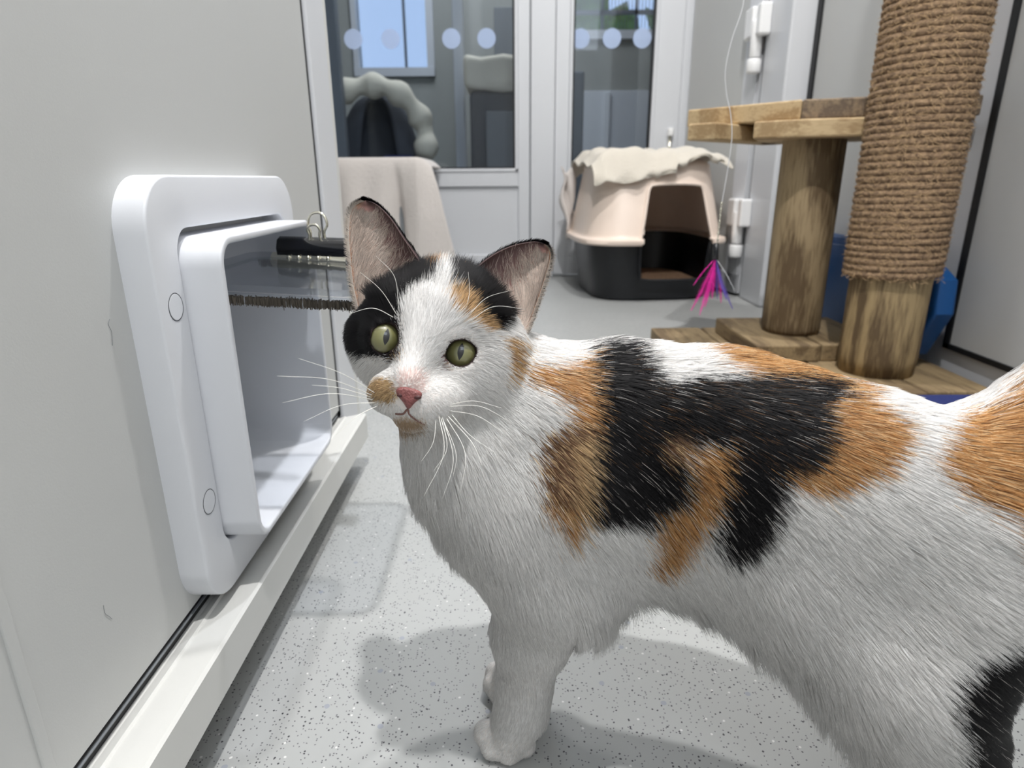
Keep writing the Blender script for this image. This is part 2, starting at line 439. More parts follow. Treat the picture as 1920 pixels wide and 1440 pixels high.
# door_2 : glazed over panel door, left
def glazed_door(name, x0, x1, gx0, gx1, gz0, gz1, label, lower=True):
    bm = bmesh.new()
    y = YB
    box(bm, x0, gx0, y, y + 0.05, 0.01, 2.1, bev=0.003); box(bm, gx1, x1, y, y + 0.05, 0.01, 2.1, bev=0.003)
    box(bm, gx0, gx1, y, y + 0.05, gz1, 2.1, bev=0.003); box(bm, gx0, gx1, y, y + 0.05, gz0 - 0.055, gz0, bev=0.003)
    if lower:
        box(bm, gx0, gx1, y + 0.012, y + 0.04, 0.09, gz0 - 0.055)
        box(bm, gx0, gx1, y, y + 0.05, 0.01, 0.09, bev=0.003)
    # glazing bead
    for (a, b_, c, e) in ((gx0, gx0 + .012, gz0, gz1), (gx1 - .012, gx1, gz0, gz1), (gx0, gx1, gz0, gz0 + .012)):
        box(bm, a, b_, y - 0.004, y + 0.02, c, e, bev=0.002)
    o = obj(name, bm, M['upvc']); o['kind'] = 'structure'; o['label'] = label
    bm = bmesh.new(); box(bm, gx0 + 0.001, gx1 - 0.001, y + 0.024, y + 0.030, gz0, gz1)
    obj('glass_pane', bm, M['glass'], o)
    bm = bmesh.new()
    for (a, b_, c, e) in ((gx0 + .012, gx0 + .019, gz0, gz1), (gx1 - .019, gx1 - .012, gz0, gz1), (gx0, gx1, gz0 + .012, gz0 + .018)):
        box(bm, a, b_, y + 0.010, y + 0.024, c, e)
    obj('gasket', bm, M['seal'], o)
    return o
d2 = glazed_door('door_2', -0.86, 0.074, -0.73, 0.030, 0.407, 1.95, 'white back door with large glass pane')
d3 = glazed_door('door_3', 0.170, 0.64, 0.222, 0.545, 0.20, 1.95, 'narrow white back door with tall glass pane', lower=False)
bm = bmesh.new(); box(bm, .222, .545, YB, YB + .05, .01, .15); obj('kick_panel', bm, M['upvc'], d3)
yframe('trim_14', 0.078, 0.168, 0, 2.45, y=YB - 0.008, label='white mullion post between the back doors')
yframe('trim_15', 0.0745, 0.0775, 0.0, 2.1, y=YB + 0.002, d=0.03, mat='greyplastic', bev=0)
yframe('trim_16', 0.640, 0.90, 0, 2.45, y=YB + .002)
yframe('trim_17', -0.86, 0.90, 2.1, 2.45, y=YB + .002)
# bolt on door_3
root = empty('door_bolt', (0.607, YB, 0.5))
bm = bmesh.new(); box(bm, 0.600, 0.614, YB - 0.012, YB, 0.43, 0.56, bev=0.002); obj('bolt_plate', bm, M['hinge'], root)
bm = bmesh.new(); cyl(bm, (0.607, YB - 0.022, 0.545), 0.012, 0.03, axis='z', n=20, bev=.003); obj('bolt_knob', bm, M['hinge'], root, True)
bm = bmesh.new(); cyl(bm, (0.607, YB - 0.016, 0.48), 0.005, 0.10, axis='z', n=16); obj('bolt_rod', bm, M['chrome'], root, True)
tag(root, 'small white door bolt on the narrow back door frame', 'bolt')
# manifestation dots on the glass: surface marks, one sheet per pane
def dots(parent, xs, z):
    bm = bmesh.new()
    for x in xs: cyl(bm, (x, YB + 0.0225, z), 0.034, 0.0012, axis='y', n=28)
    obj('frosted_dots', bm, M['frostdot'], parent)
fd = glassmat('frosted_dot', (0.75, 0.8, 0.9), 0.25, 0.45); M['frostdot'] = fd
mm = fd.node_tree; dfn = mm.nodes.new('ShaderNodeBsdfDiffuse'); dfn.inputs['Color'].default_value = (*lin((206, 222, 248)), 1)
for l_ in list(mm.links):
    if l_.to_node.type == 'MIX_SHADER' and l_.to_socket == l_.to_node.inputs[2]: mx_ = l_.to_node; mm.links.remove(l_)
mm.links.new(dfn.outputs[0], mx_.inputs[2])
for l_ in list(mm.links):
    if l_.to_node == mx_ and l_.to_socket == mx_.inputs[0]: mm.links.remove(l_)
mx_.inputs[0].default_value = 0.55
dots(d2, (-0.577, -0.44, -0.215, -0.085), 0.875)
dots(d3, (0.262, 0.378, 0.49), 0.872)

# room beyond the glass
YF = 4.6
def wallwin(name, holes, x0=-1.95, x1=2.15):
    """far wall assembled around window holes (x0,x1,z0,z1)"""
    bm = bmesh.new(); xs = sorted({x0, x1, *[h[0] for h in holes], *[h[1] for h in holes]})
    for a, b_ in zip(xs[:-1], xs[1:]):
        hs = [h for h in holes if h[0] <= a + 1e-6 and h[1] >= b_ - 1e-6]
        if hs:
            box(bm, a, b_, YF, YF + 0.1, 0, hs[0][2]); box(bm, a, b_, YF, YF + 0.1, hs[0][3], 2.45)
        else: box(bm, a, b_, YF, YF + 0.1, 0, 2.45)
    o = obj(name, bm, M['plaster']); o['kind'] = 'structure'; return o
W1 = (-0.985, -0.535, 1.075, 2.0); W2 = (0.20, 1.30, 1.285, 2.1)
wallwin('wall_far', [W1, W2])
def window(name, w, vb, hb, label):
    bm = bmesh.new(); x0, x1, z0, z1 = w; t = 0.045
    box(bm, x0 - .03, x0 + .002, YF - 0.02, YF + .05, z0 - .05, z1); box(bm, x1 - .002, x1 + t, YF - .02, YF + .05, z0 - .05, z1)
    box(bm, x0 - .03, x1 + t, YF - .03, YF + .05, z0 - .05, z0 + .002); box(bm, x0, x1 + t, YF - .02, YF + .05, z1, z1 + t)
    o = obj(name, bm, M['upvc']); o['kind'] = 'structure'; o['label'] = label
    bm = bmesh.new(); box(bm, x0, x1, YF + .02, YF + .026, z0, z1); obj('pane', bm, M['winglass'], o)
    bm = bmesh.new()
    for x in vb: box(bm, x - .008, x + .008, YF + .03, YF + .05, z0, z1)
    for z in hb: box(bm, x0, x1, YF + .03, YF + .05, z - .013, z + .013)
    obj('glazing_bar', bm, M['greyplastic'], o)
    return o
window('window_1', W1, (-0.683,), (), 'far window with pale blue sky')
wn2 = window('window_2', W2, (.60, .82), (1.40, 1.62), 'far window with wire mesh and trees')
bm = bmesh.new(); x = W2[0]
while x < W2[1]: box(bm, x, x + .004, YF + .06, YF + .063, W2[2], W2[3]); x += 0.022
obj('wire_mesh', bm, M['greyplastic'], wn2)
# dado panel and pipes under the far right window
sbox('trim_18', M['upvc'], 0.30, 1.4, YF - 0.03, YF - .001, 0.0, 0.93, bev=.004, label='blue-white lower wall panel beyond the glass')
sbox('trim_19', M['upvc'], 0.62, 0.66, YF - 0.05, YF - .03, 0.0, 0.92, bev=.004)
sbox('trim_20', M['greyplastic'], 0.26, 0.38, 3.55, 3.61, 0.0, 0.9, bev=.01)
# partition seen edge-on left of window_1
sbox('trim_21', M['greyplastic'], -0.86, -0.80, 3.3, 3.36, 0, 2.45, bev=.005, label='grey post beyond the back door glass')
sbox('trim_22', M['upvc'], -0.300, -0.245, 3.75, 3.80, 0, 2.45, bev=.004, label='pale upright beyond the back door glass')
# hedge outside
def blob(name, c, r, mat, amp=0.25, sub=4, fs=5.0, parent=None):
    bm = bmesh.new(); bmesh.ops.create_icosphere(bm, subdivisions=sub, radius=1)
    for v in bm.verts:
        nz = mnoise.noise(v.co * fs * 0.5) + 0.5 * mnoise.noise(v.co * fs)
        v.co = Vector([v.co[i] * r[i] * (1 + amp * nz) + c[i] for i in range(3)])
    return obj(name, bm, mat, parent, True)
for i, (x, y, z, r) in enumerate(((0.5, 7.5, 1.5, .8), (2.6, 8.6, 1.6, 1.0))):
    b_ = blob('garden_bush', (x, y, z - .2), (r, .7, r * 1.2), M['hedge'], 0.5, 4, 8)
    tag(b_, ['leafy green bush outside the far barred window, the smaller one', 'taller leafy green bush outside the far barred window'][i], 'bush', 'bushes outside the far window')
sbox('ground_outside', M['outground'], -6, 8, 5.2, 14, -0.06, -0.01)

# things in the room beyond
root = empty('cat_igloo', (-0.60, 3.55, 0.0))
def dome(name, c, rx, ry, h, z0, mat, parent, a0, a1, thick=0.03, notch=None):
    V, Fc = [], []; NU, NV = 40, 16
    for j in range(NV + 1):
        ph = j / NV * math.pi / 2
        for i in range(NU + 1):
            th = math.radians(a0 + (a1 - a0) * i / NU)
            V.append((c[0] + rx * math.cos(ph) ** .7 * math.cos(th), c[1] + ry * math.cos(ph) ** .7 * math.sin(th), z0 + h * math.sin(ph) + 0.008 * math.sin(th * 9) * math.cos(ph)))
    for j in range(NV):
        for i in range(NU):
            a = j * (NU + 1) + i; Fc.append((a, a + 1, a + NU + 2, a + NU + 1))
    o = raw(name, V, Fc, mat, parent, True)
    md = o.modifiers.new('s', 'SOLIDIFY'); md.thickness = thick; md.offset = -1
    return o
dome('shell', (-.70, 3.62), .24, .11, .60, 0.2, M['darkgrey'], root, -60, 245)
bm = bmesh.new(); cyl(bm, (-.70, 3.68, .10), .23, .2, n=40, bev=.02); obj('base', bm, M['greyplastic'], root)
bm = bmesh.new(); box(bm, -.66, -.50, 3.46, 3.50, .42, .5, bev=.015); obj('cushion', bm, M['navy'], root, True)
tag(root, 'dark domed cat den seen through the back door glass', 'cat bed')
V, Fc = tube_data([(-.70 + .27 * math.cos(t_), 3.47 + .02 * math.sin(t_ * 5), .56 + .27 * math.sin(t_)) for t_ in np.linspace(2.7, -.25, 40)], [.052 + .012 * math.sin(q * .9) for q in range(40)], 14)
o = raw('fleece_blanket', V, Fc, M['cream_fleece'], None, True)
tag(o, 'cream fleece blanket draped over the dark domed cat den', 'blanket')
root = empty('pet_carrier', (-0.02, 3.5, 0))
bm = bmesh.new(); box(bm, -.20, .20, 3.4, 3.75, 0.0, .797, bev=.03, seg=4); obj('body', bm, M['darkgrey'], root, True)
bm = bmesh.new(); box(bm, -.12, .12, 3.385, 3.402, .25, .7, bev=.006); obj('mesh_door', bm, M['greyplastic'], root)
tag(root, 'tall charcoal fabric pet crate behind the back door glass', 'crate')
bm = bmesh.new(); box(bm, -.225, .22, 3.37, 3.77, .80, .955, bev=.03, seg=4)
bmesh.ops.subdivide_edges(bm, edges=bm.edges, cuts=6, use_grid_fill=True)
for v in bm.verts:
    q = 0.018 * mnoise.noise(v.co * 9); v.co.z += q * 1.5; v.co.y += q
o = obj('folded_blanket', bm, M['cream_fleece'], None, True); tag(o, 'cream blanket folded over the tall charcoal crate', 'blanket')
bm = bmesh.new(); box(bm, -.10, .10, 4.57, YF + .002, 1.1, 1.42, bev=.004); o = obj('notice_board', bm, M['greyplastic']); tag(o, 'dark grey rectangular board on the wall beyond the glass', 'board')

# ================================================================ CAT FLAP
cf = empty('cat_flap', (XL, 0.52, 0.082))
bm = bmesh.new()
so = rrect(0.386, 0.652, 0.082, 0.384, 0.034, 10); si = rrect(FY0 - .0015, FY1 + .0015, FZ0 - .0015, FZ1 + .0055, 0.018, 10)
ringprism(bm, so, si, XL - 0.0005, -0.216, bev=0.0018)
for f in bm.faces: f.smooth = True
o = obj('surround', bm, M['flapwhite'], cf, True)
def autos(o, ang=35):
    me = o.data; bm2 = bmesh.new(); bm2.from_mesh(me)
    for e in bm2.edges:
        e.smooth = not (len(e.link_faces) == 2 and e.calc_face_angle(0) > math.radians(ang))
    for f in bm2.faces: f.smooth = True
    bm2.to_mesh(me); bm2.free()
autos(o)
bm = bmesh.new()
so = rrect(FY0, FY1, FZ0, FZ1, 0.020, 10); si = rrect(FY0 + .0055, FY1 - .0055, FZ0 + .0055, FZ1 - .0055, 0.015, 10)
ringprism(bm, so, si, -0.40, -0.190, bev=0.0016)
o = obj('tunnel', bm, M['flapwhite'], cf, True); autos(o)
for (z, y) in ((0.303, 0.4045), (0.163, 0.4045)):
    bm = bmesh.new(); cyl(bm, (-0.2164, y, z), 0.0085, 0.0014, axis='x', n=32, bev=.0003)
    sc_ = obj('screw_cap', bm, M['flapwhite'], cf)
    tube('cap_groove', [(-0.2160, y + .0089 * math.cos(q * math.pi / 16), z + .0089 * math.sin(q * math.pi / 16)) for q in range(32)], .00028, M['darkgrey'], sc_, 6, True)
# raised clear flap, hinged at the top of the tunnel
root = cf
zt = 0.3155
A = onx(470, 468, -0.236)
loop = rrect(-0.245, -0.100, FY0 + 0.011, FY1 - 0.011, 0.016, 8)
bm = bmesh.new(); prism(bm, [(x, y, zt - 0.0035 - 0.06 * (x + 0.245)) for x, y in loop], (0, 0, 0.0045), 0.0008)
flap = obj('flap', bm, M['acrylic'], cf)
# lower clear rim and the bristle strip round the edge
def rimloop(off, z):
    l2 = rrect(-0.244, -0.101 + off, FY0 + 0.0115 - off, FY1 - 0.0115 + off, 0.016 + off, 8)
    return [(x, y, z - 0.06 * (x + 0.245)) for x, y in l2]
V, Fc = tube_data(np.array(rimloop(0, zt - 0.006)), 0.0016, 8, True)
raw('flap_rim', V, Fc, M['acrylic'], flap, True)
# bristles: many short hairs hanging down round the rim
Lp = np.array(rimloop(0, zt - 0.007)); V, Fc = [], []
seg = np.linalg.norm(np.roll(Lp, -1, 0) - Lp, axis=1); cum = np.concatenate([[0], np.cumsum(seg)])
for k in range(6000):
    s = random.random() * cum[-1]; i = int(np.searchsorted(cum, s) - 1); i = max(0, min(i, len(Lp) - 1))
    t = (s - cum[i]) / max(seg[i], 1e-9); p = Lp[i] * (1 - t) + Lp[(i + 1) % len(Lp)] * t
    if p[0] < -0.238: continue
    p = p + rng.normal(0, 1, 3) * (.0016, .0016, .0005); q = p + np.array([rng.normal(0, .0004), rng.normal(0, .0004), -0.0048 - random.random() * .0012])
    w = 0.0004; b0 = len(V)
    for (dx, dy) in ((w, 0), (-w / 2, w * .87), (-w / 2, -w * .87)):
        V.append(p + np.array([dx, dy, 0]))
    for (dx, dy) in ((w * .6, 0), (-w * .3, w * .5), (-w * .3, -w * .5)):
        V.append(q + np.array([dx, dy, 0]))
    for a in range(3): Fc.append((b0 + a, b0 + (a + 1) % 3, b0 + 3 + (a + 1) % 3, b0 + 3 + a))
    Fc.append((b0 + 3, b0 + 4, b0 + 5))
raw('brush_strip', V, Fc, M['brush'], flap)
tag(cf, 'white rounded cat flap in the left panel, clear flap propped open', 'cat flap')

# binder clip holding the flap up
def clipdir(p): return np.array(p)
cc = P(592, 466, 0.585)
ck = empty('binder_clip', tuple(cc))
ca = P(529, 451, 0.578); cb = P(657, 455, 0.566)
ax = cb - ca; Lc = np.linalg.norm(ax); ax /= Lc
dn_ = np.array([0, -0.15, -1.0]); dn_ -= ax * (dn_ @ ax); dn_ /= np.linalg.norm(dn_); fr_ = np.cross(ax, dn_)
if fr_[1] > 0: fr_ = -fr_
def clp(u, d, f): return ca + ax * u + dn_ * d * 1.25 + fr_ * f * 1.25
# black spine: C-profile
prof = [(0.0 , -0.002), (-0.001, 0.003), (0.002, 0.0072), (0.008, 0.0085), (0.0125, 0.0068), (0.0125, 0.005), (0.008, 0.006), (0.004, 0.005), (0.0015, 0.002), (0.002, -0.002)]
bm = bmesh.new(); prism(bm, [clp(0, d - .002, f) for d, f in prof], ax * Lc); o = obj('spine', bm, M['blackmetal'], ck, True); autos(o, 50)
bm = bmesh.new()
prof = [(0.0085, 0.0055), (0.013, 0.0085), (0.017, 0.0078), (0.0195, 0.0035), (0.0188, 0.003), (0.016, 0.0066), (0.013, 0.0072), (0.0085, 0.0045)]
prism(bm, [clp(-0.006, d, f) for d, f in prof], ax * (Lc + .006)); o = obj('jaw_plate', bm, M['chrome'], ck, True); autos(o, 50)
bm = bmesh.new()
for k in range(5):
    c = clp(0.012 + k * 0.0095, 0.0118, 0.0078); bmesh.ops.create_uvsphere(bm, u_segments=12, v_segments=8, radius=0.0022, matrix=Matrix.Translation(Vector([float(q) for q in c])))
obj('rivet', bm, M['chrome'], ck, True)
hl = [clp(Lc * .55 + a, -b_, 0.001 + b_ * .15) for a, b_ in ((-0.008, -.002), (-0.007, .006), (-.009, .012), (-.006, .018), (0.001, .020), (.007, .018), (.0095, .012), (.006, .006), (.008, -.002))]
tube('handle', catmull(hl, 6), 0.0012, M['chrome'], ck)
hl2 = [clp(Lc * .55 + a, -b_ * .7, 0.006 + b_ * .2) for a, b_ in ((-0.006, -.002), (-0.005, .006), (-.006, .011), (-.003, .015), (0.001, .016), (.004, .015), (.006, .011), (.005, .006), (.006, -.002))]
tube('handle', catmull(hl2, 6), 0.0011, M['chrome'], ck)
tag(ck, 'black and silver binder clip gripping the clear flap', 'clip')

# ================================================================ LITTER BOX
def supell(a, b, e, n=64, rot=0, c=(0, 0)):
    out = []
    for i in range(n):
        t = 2 * math.pi * i / n; ct, st = math.cos(t), math.sin(t)
        x = a * abs(ct) ** (2 / e) * (1 if ct >= 0 else -1); y = b * abs(st) ** (2 / e) * (1 if st >= 0 else -1)
        out.append((c[0] + x * math.cos(rot) - y * math.sin(rot), c[1] + x * math.sin(rot) + y * math.cos(rot)))
    return out
LB = (0.452, 2.270); LROT = math.radians(4); LW, LD = 0.225, 0.252; HT = 0.445
lb = empty('litter_box', (*LB, 0))
bm = bmesh.new()
# shell lofted between levels (z, a, b, e); wall opening cut by skipping faces on the front (-y local)
def loft(levels, name, mat, thick, skip=None, cap=False, parent=lb, n=96):
    V, Fc = [], []
    for (z, a, b, e) in levels:
        V += [(x, y, z) for x, y in supell(a, b, e, n, LROT, LB)]
    for j in range(len(levels) - 1):
        for i in range(n):
            if skip and skip(i / n, levels[j][0], levels[j + 1][0], levels[j][1], levels[j][2]): continue
            a0 = j * n + i; a1 = j * n + (i + 1) % n; Fc.append((a0, a1, a1 + n, a0 + n))
    if cap: Fc.append(tuple((len(levels) - 1) * n + i for i in range(n)))
    o = raw(name, V, Fc, mat, parent, True)
    md = o.modifiers.new('s', 'SOLIDIFY'); md.thickness = thick; md.offset = -1
    bv = o.modifiers.new('e', 'EDGE_SPLIT'); bv.split_angle = math.radians(50)
    return o
def front_open(zlo, zhi, wlo, whi):
    def f(t, z0, z1, a, b):
        zc = (z0 + z1) / 2
        if zc < zlo or zc > zhi: return False
        th = 2 * math.pi * t
        ct, st = math.cos(th), math.sin(th)
        if st > -0.2: return False
        x = a * abs(ct) ** (2 / 4.0) * (1 if ct >= 0 else -1)
        w = wlo + (whi - wlo) * (zc - zlo) / (zhi - zlo)
        return abs(x - 0.050) < w
    return f
nz = 26
base = [(0.0, LW - .045, LD - .045, 4.0)] + [(z, LW - .03 + .022 * z / .185, LD - .03 + .022 * z / .185, 4.0) for z in np.linspace(0.006, 0.185, nz)]
base = [(0.003, .02, .02, 4.0)] + base
loft(base, 'base_tray', M['blackplastic'], 0.004, front_open(0.072, 0.30, 0.112, 0.118), n=520)
rim = [(0.182, LW + .002, LD + .002, 4), (0.180, LW + .018, LD + .018, 4), (0.186, LW + .022, LD + .022, 4), (0.196, LW + .020, LD + .020, 4), (0.200, LW + .006, LD + .006, 4)]
hood = rim + [(z, LW + .004 - .036 * ((z - .2) / .2), LD + .004 - .06 * ((z - .2) / .2), 4.0) for z in np.linspace(0.205, HT - .025, nz)]
hood += [(HT - .01, LW - .051, LD - .082, 3.8), (HT - .002, LW - .070, LD - .11, 3.6), (HT, .04, .04, 3)]
loft(hood, 'hood', M['cream'], 0.004, front_open(0.17, 0.362, 0.118, 0.088), n=520, cap=False)
# hood mouth lip
def surf(x, z, off=0.0):
    # local front surface point for local x at height z on the hood
    a = LW + .004 - .036 * ((z - .2) / .2); b = LD + .004 - .06 * ((z - .2) / .2)
    if z < .2: a, b = LW + .018, LD + .018
    y = -b * (1 - min(.999, abs(x / a)) ** 4.0) ** .25 - off
    return (LB[0] + x * math.cos(LROT) - y * math.sin(LROT), LB[1] + x * math.sin(LROT) + y * math.cos(LROT), z)
LQ = [(-1, .119, .184), (-1, .117, .203), (-1, .105, .26), (-1, .092, .33), (-1, .086, .350), (-1, .070, .360), (0, 0, .363)]
lip = [surf(0.050 + s * w, z, .001) for s, w, z in LQ + [(1, w, z) for s, w, z in LQ[-2::-1]]]
tube('hood_lip', catmull(lip, 5), 0.0055, M['cream'], lb)
bl = [surf(0.050 + s * w * .92, z + .010, -.012) for s, w, z in ((-1, .127, .18), (-1, .127, .12), (-1, .124, .08), (-1, .112, .064), (0, 0, .061), (1, .112, .064), (1, .124, .08), (1, .127, .12), (1, .127, .18))]
tube('tray_lip', catmull(bl, 5), 0.004, M['blackplastic'], lb)
bm = bmesh.new(); pts = supell(LW - .04, LD - .04, 4, 48, LROT, LB); prism(bm, [(x, y, 0.012) for x, y in pts], (0, 0, .035))
o = obj('clumped_litter', bm, M['litter']); tag(o, 'layer of brown cat litter inside the litter box', 'cat litter', kind='stuff')
o.parent = None
# side clip on the rim
bm = bmesh.new(); c = (LB[0] - .205, LB[1] - .03); box(bm, c[0] - .02, c[0] - .008, c[1] - .02, c[1] + .02, .195, .203, bev=.002); obj('side_clip', bm, M['blackplastic'], lb)
tag(lb, 'hooded litter box with cream lid and black base', 'litter box')
# towel on top
V, Fc = [], []; NU, NV = 72, 60
TW, TD = 0.225, 0.235
for j in range(NV + 1):
    for i in range(NU + 1):
        s = i / NU * 2 - 1; t = j / NV * 2 - 1
        lx = s * (TW - .008) ; ly = t * (TD + .02)
        front = max(0, -t)
        z = HT + .010 + 0.006 * math.sin(lx * 30 + ly * 8) + 0.007 * math.sin(ly * 36 - lx * 14) + .004 * math.sin(lx * 70)
        # fall past the hood edge
        ex = max(0, abs(lx) - (LW - .045)); ey = max(0, abs(ly) - (LD - .075))
        drop = min(ex * .9, .03) + min(ey * 1.1, 0.055)
        if s > 0.2 and t < -.4: drop *= 0.6
        z -= drop
        if t < -.6 and s < -.1: z -= .030 * min(1, (-t - .6) * 4) * min(1, (-.1 - s) * 4) * min(1, (1.05 + s) * 3)
        z += .012 * math.exp(-((s - .62) / .12) ** 2) * (t < 0) * -t
        lx2 = lx * (1 - .25 * drop); ly2 = ly * (1 + .02 * math.sin(s * 11)) + (.012 * math.sin(s * 7) if j in (0, NV) else 0)
        ly2 = max(ly2, -(LD - .030 + .008 * math.sin(s * 14)))
        V.append((LB[0] + lx2 * math.cos(LROT) - ly2 * math.sin(LROT), LB[1] + lx2 * math.sin(LROT) + ly2 * math.cos(LROT), z))
for j in range(NV):
    for i in range(NU):
        a = j * (NU + 1) + i; Fc.append((a, a + 1, a + NU + 2, a + NU + 1))
o = raw('hand_towel', V, Fc, M['towel_cream'], None, True)
md = o.modifiers.new('s', 'SOLIDIFY'); md.thickness = .007; md.offset = 1
tag(o, 'cream towel crumpled on top of the litter box', 'towel')
# second cloth hanging behind the box on its left
V, Fc = [], []
for j in range(25):
    for i in range(21):
        u, v = i / 20, j / 24
        x = 0.176 + .045 * u + .010 * math.sin(v * 9 + u * 6); y = 2.36 + .05 * u + .014 * math.sin(u * 13 + v * 4); z = .42 - .22 * v - .03 * math.sin(u * 3.1)
        V.append((x + .02 * v, y, z))
for j in range(24):
    for i in range(20):
        a = j * 21 + i; Fc.append((a, a + 1, a + 22, a + 21))
o = raw('cloth_rag', V, Fc, M['towel_grey'], None, True)
md = o.modifiers.new('s', 'SOLIDIFY'); md.thickness = .004
tag(o, 'grey cloth hanging down the left rear of the litter box', 'cloth')

# ================================================================ TOWEL over storage box by the back door
sb = empty('storage_box', (-0.52, 2.42, 0))
bm = bmesh.new(); box(bm, -.79, -.29, 2.28, 2.575, 0.0, .415, bev=.02, seg=3); obj('body', bm, M['greyplastic'], sb, True)
bm = bmesh.new(); box(bm, -.80, -.28, 2.27, 2.585, .415, .435, bev=.006); obj('lid', bm, M['greyplastic'], sb)
tag(sb, 'grey lidded box hidden under the pale terry towel', 'storage box')
V, Fc = [], []; NU, NV = 110, 90
def tprof(s, side):
    return s
yf, zt2 = 2.255, 0.452
for j in range(NV + 1):
    v = j / NV   # 0 back top -> 1 bottom front
    Ltop = .30; Lf = .405; d = v * (Ltop + Lf)
    for i in range(NU + 1):
        u = i / NU; x = -.80 + .545 * u
        fold = 0.0
        if d < Ltop: y = 2.56 - d; z = zt2; h = 0
        else:
            h = d - Ltop; r = .018
            y = yf - r * (1 - math.exp(-h / r)) ; z = zt2 - max(0, h - .006)
        hh = h / Lf
        fold = (.014 * math.sin(u * 13 + 1.0) + .010 * math.sin(u * 29 + 2 * hh) - .03 * math.exp(-((u - .76 - .02 * hh) / .022) ** 2) * min(1, hh * 6)) * min(1, hh * 2.0)
        y -= fold
        # right edge rounds down and flares out
        e = max(0, (x + .315) / .06)
        if e > 0:
            z -= .030 * e ** 2 * (1 if h <= 0.0 else max(0, 1 - h / .1) )
            x += .075 * hh * e - .012 * (1 - hh) * e
            y += .02 * e * (1 - hh)
        z = max(z, .012)
        V.append((x, y, z + .002 * math.sin(x * 60) * (h > .02)))
for j in range(NV):
    for i in range(NU):
        a = j * (NU + 1) + i; Fc.append((a, a + 1, a + NU + 2, a + NU + 1))
o = raw('bath_towel', V, Fc, M['towel_grey'], None, True)
md = o.modifiers.new('s', 'SOLIDIFY'); md.thickness = .008; md.offset = 1
tag(o, 'pale grey terry towel draped over a box by the back door', 'towel')

# ================================================================ CAT TREE
ct = empty('cat_tree', (0.6, 1.3, 0))
def postmesh(name, c, r, z0, z1, mat, seed):
    bm = bmesh.new(); NS, NH = 64, 40; V = []; Fc = []
    for j in range(NH + 1):
        z = z0 + (z1 - z0) * j / NH
        for i in range(NS):
            t = 2 * math.pi * i / NS
            rr = r * (1 + .012 * math.sin(3 * t + seed) + .008 * math.sin(7 * t + z * 6 + seed)) - (.003 if j in (0, NH) else 0)
            V.append((c[0] + rr * math.cos(t), c[1] + rr * math.sin(t), z))
    for j in range(NH):
        for i in range(NS):
            a = j * NS + i; b_ = j * NS + (i + 1) % NS; Fc.append((a, b_, b_ + NS, a + NS))
    Fc.append(tuple(range(NS - 1, -1, -1))); Fc.append(tuple(NH * NS + i for i in range(NS)))
    bm.free()
    return raw(name, V, Fc, mat, ct, True)
# base boards (run along y)
bx0, bx1 = 0.335, 0.815; nb = 4; w = (bx1 - bx0) / nb
for k in range(nb):
    bm = bmesh.new(); box(bm, bx0 + k * w + .0015, bx0 + (k + 1) * w - .0015, 1.0 + .006 * (k % 2), 1.50, 0.0, .036, bev=.003)
    obj('base_board', bm, M['boardy'], ct)
# plinth boards under the plain post
for k, (a, b_) in enumerate(((.475, .60), (.603, .735))):
    bm = bmesh.new(); box(bm, a, b_, 1.19 + .004 * k, 1.45, .0362, .070, bev=.003); obj('plinth_board', bm, M['boardy'], ct)
p1 = onz(1478, 634, .07); c1 = (0.590, 1.315)
postmesh('plain_post', c1, .0575, .0702, .479, M['post1'], 1.0)
c2 = (0.676, 1.135)
postmesh('rope_post', c2, .0650, .0362, 1.30, M['post2'], 4.0)
# rope helix
z = .212; pts = []; pitch = .0112; Rr = .0725
turns = int((1.25 - z) / pitch)
NP = 44
for k in range(turns * NP):
    t = 2 * math.pi * k / NP; zz = z + pitch * k / NP
    wob = .0009 * mnoise.noise(Vector((math.cos(t) * 3, math.sin(t) * 3, zz * 60))) 
    pts.append((c2[0] + (Rr + wob) * math.cos(t), c2[1] + (Rr + wob) * math.sin(t), zz + wob * .9))
rope = tube('jute_rope', pts, .0063, M['rope'], ct, 7)
# loose rope fibres (many, on the surface of the rope)
V, Fc = [], []
for k in range(7000):
    t = rng.uniform(math.pi * .85, math.pi * 2.15); zz = rng.uniform(.208, 1.0)
    d = np.array([math.cos(t), math.sin(t), 0]); tt = np.array([-math.sin(t), math.cos(t), 0])
    p = np.array([c2[0], c2[1], zz]) + d * (Rr + .0045)
    L_ = rng.uniform(.006, .016); a = rng.normal(0, .7); q = tt * math.cos(a) * (1 if rng.random() < .5 else -1) + np.array([0, 0, 1]) * math.sin(a)
    pa = [p, p + q * L_ * .4 + d * .0015, p + q * L_ * .8 + d * rng.uniform(.0005, .003) + rng.normal(0, .0015, 3)]
    wv = np.cross(q, d) * .00033; b0 = len(V)
    for pp in pa: V.append(pp + wv); V.append(pp - wv)
    Fc.append((b0, b0 + 1, b0 + 3, b0 + 2)); Fc.append((b0 + 2, b0 + 3, b0 + 5, b0 + 4))
fo = raw('rope_fibre', V, Fc, M['fibre'], rope); fo['kind'] = 'stuff'
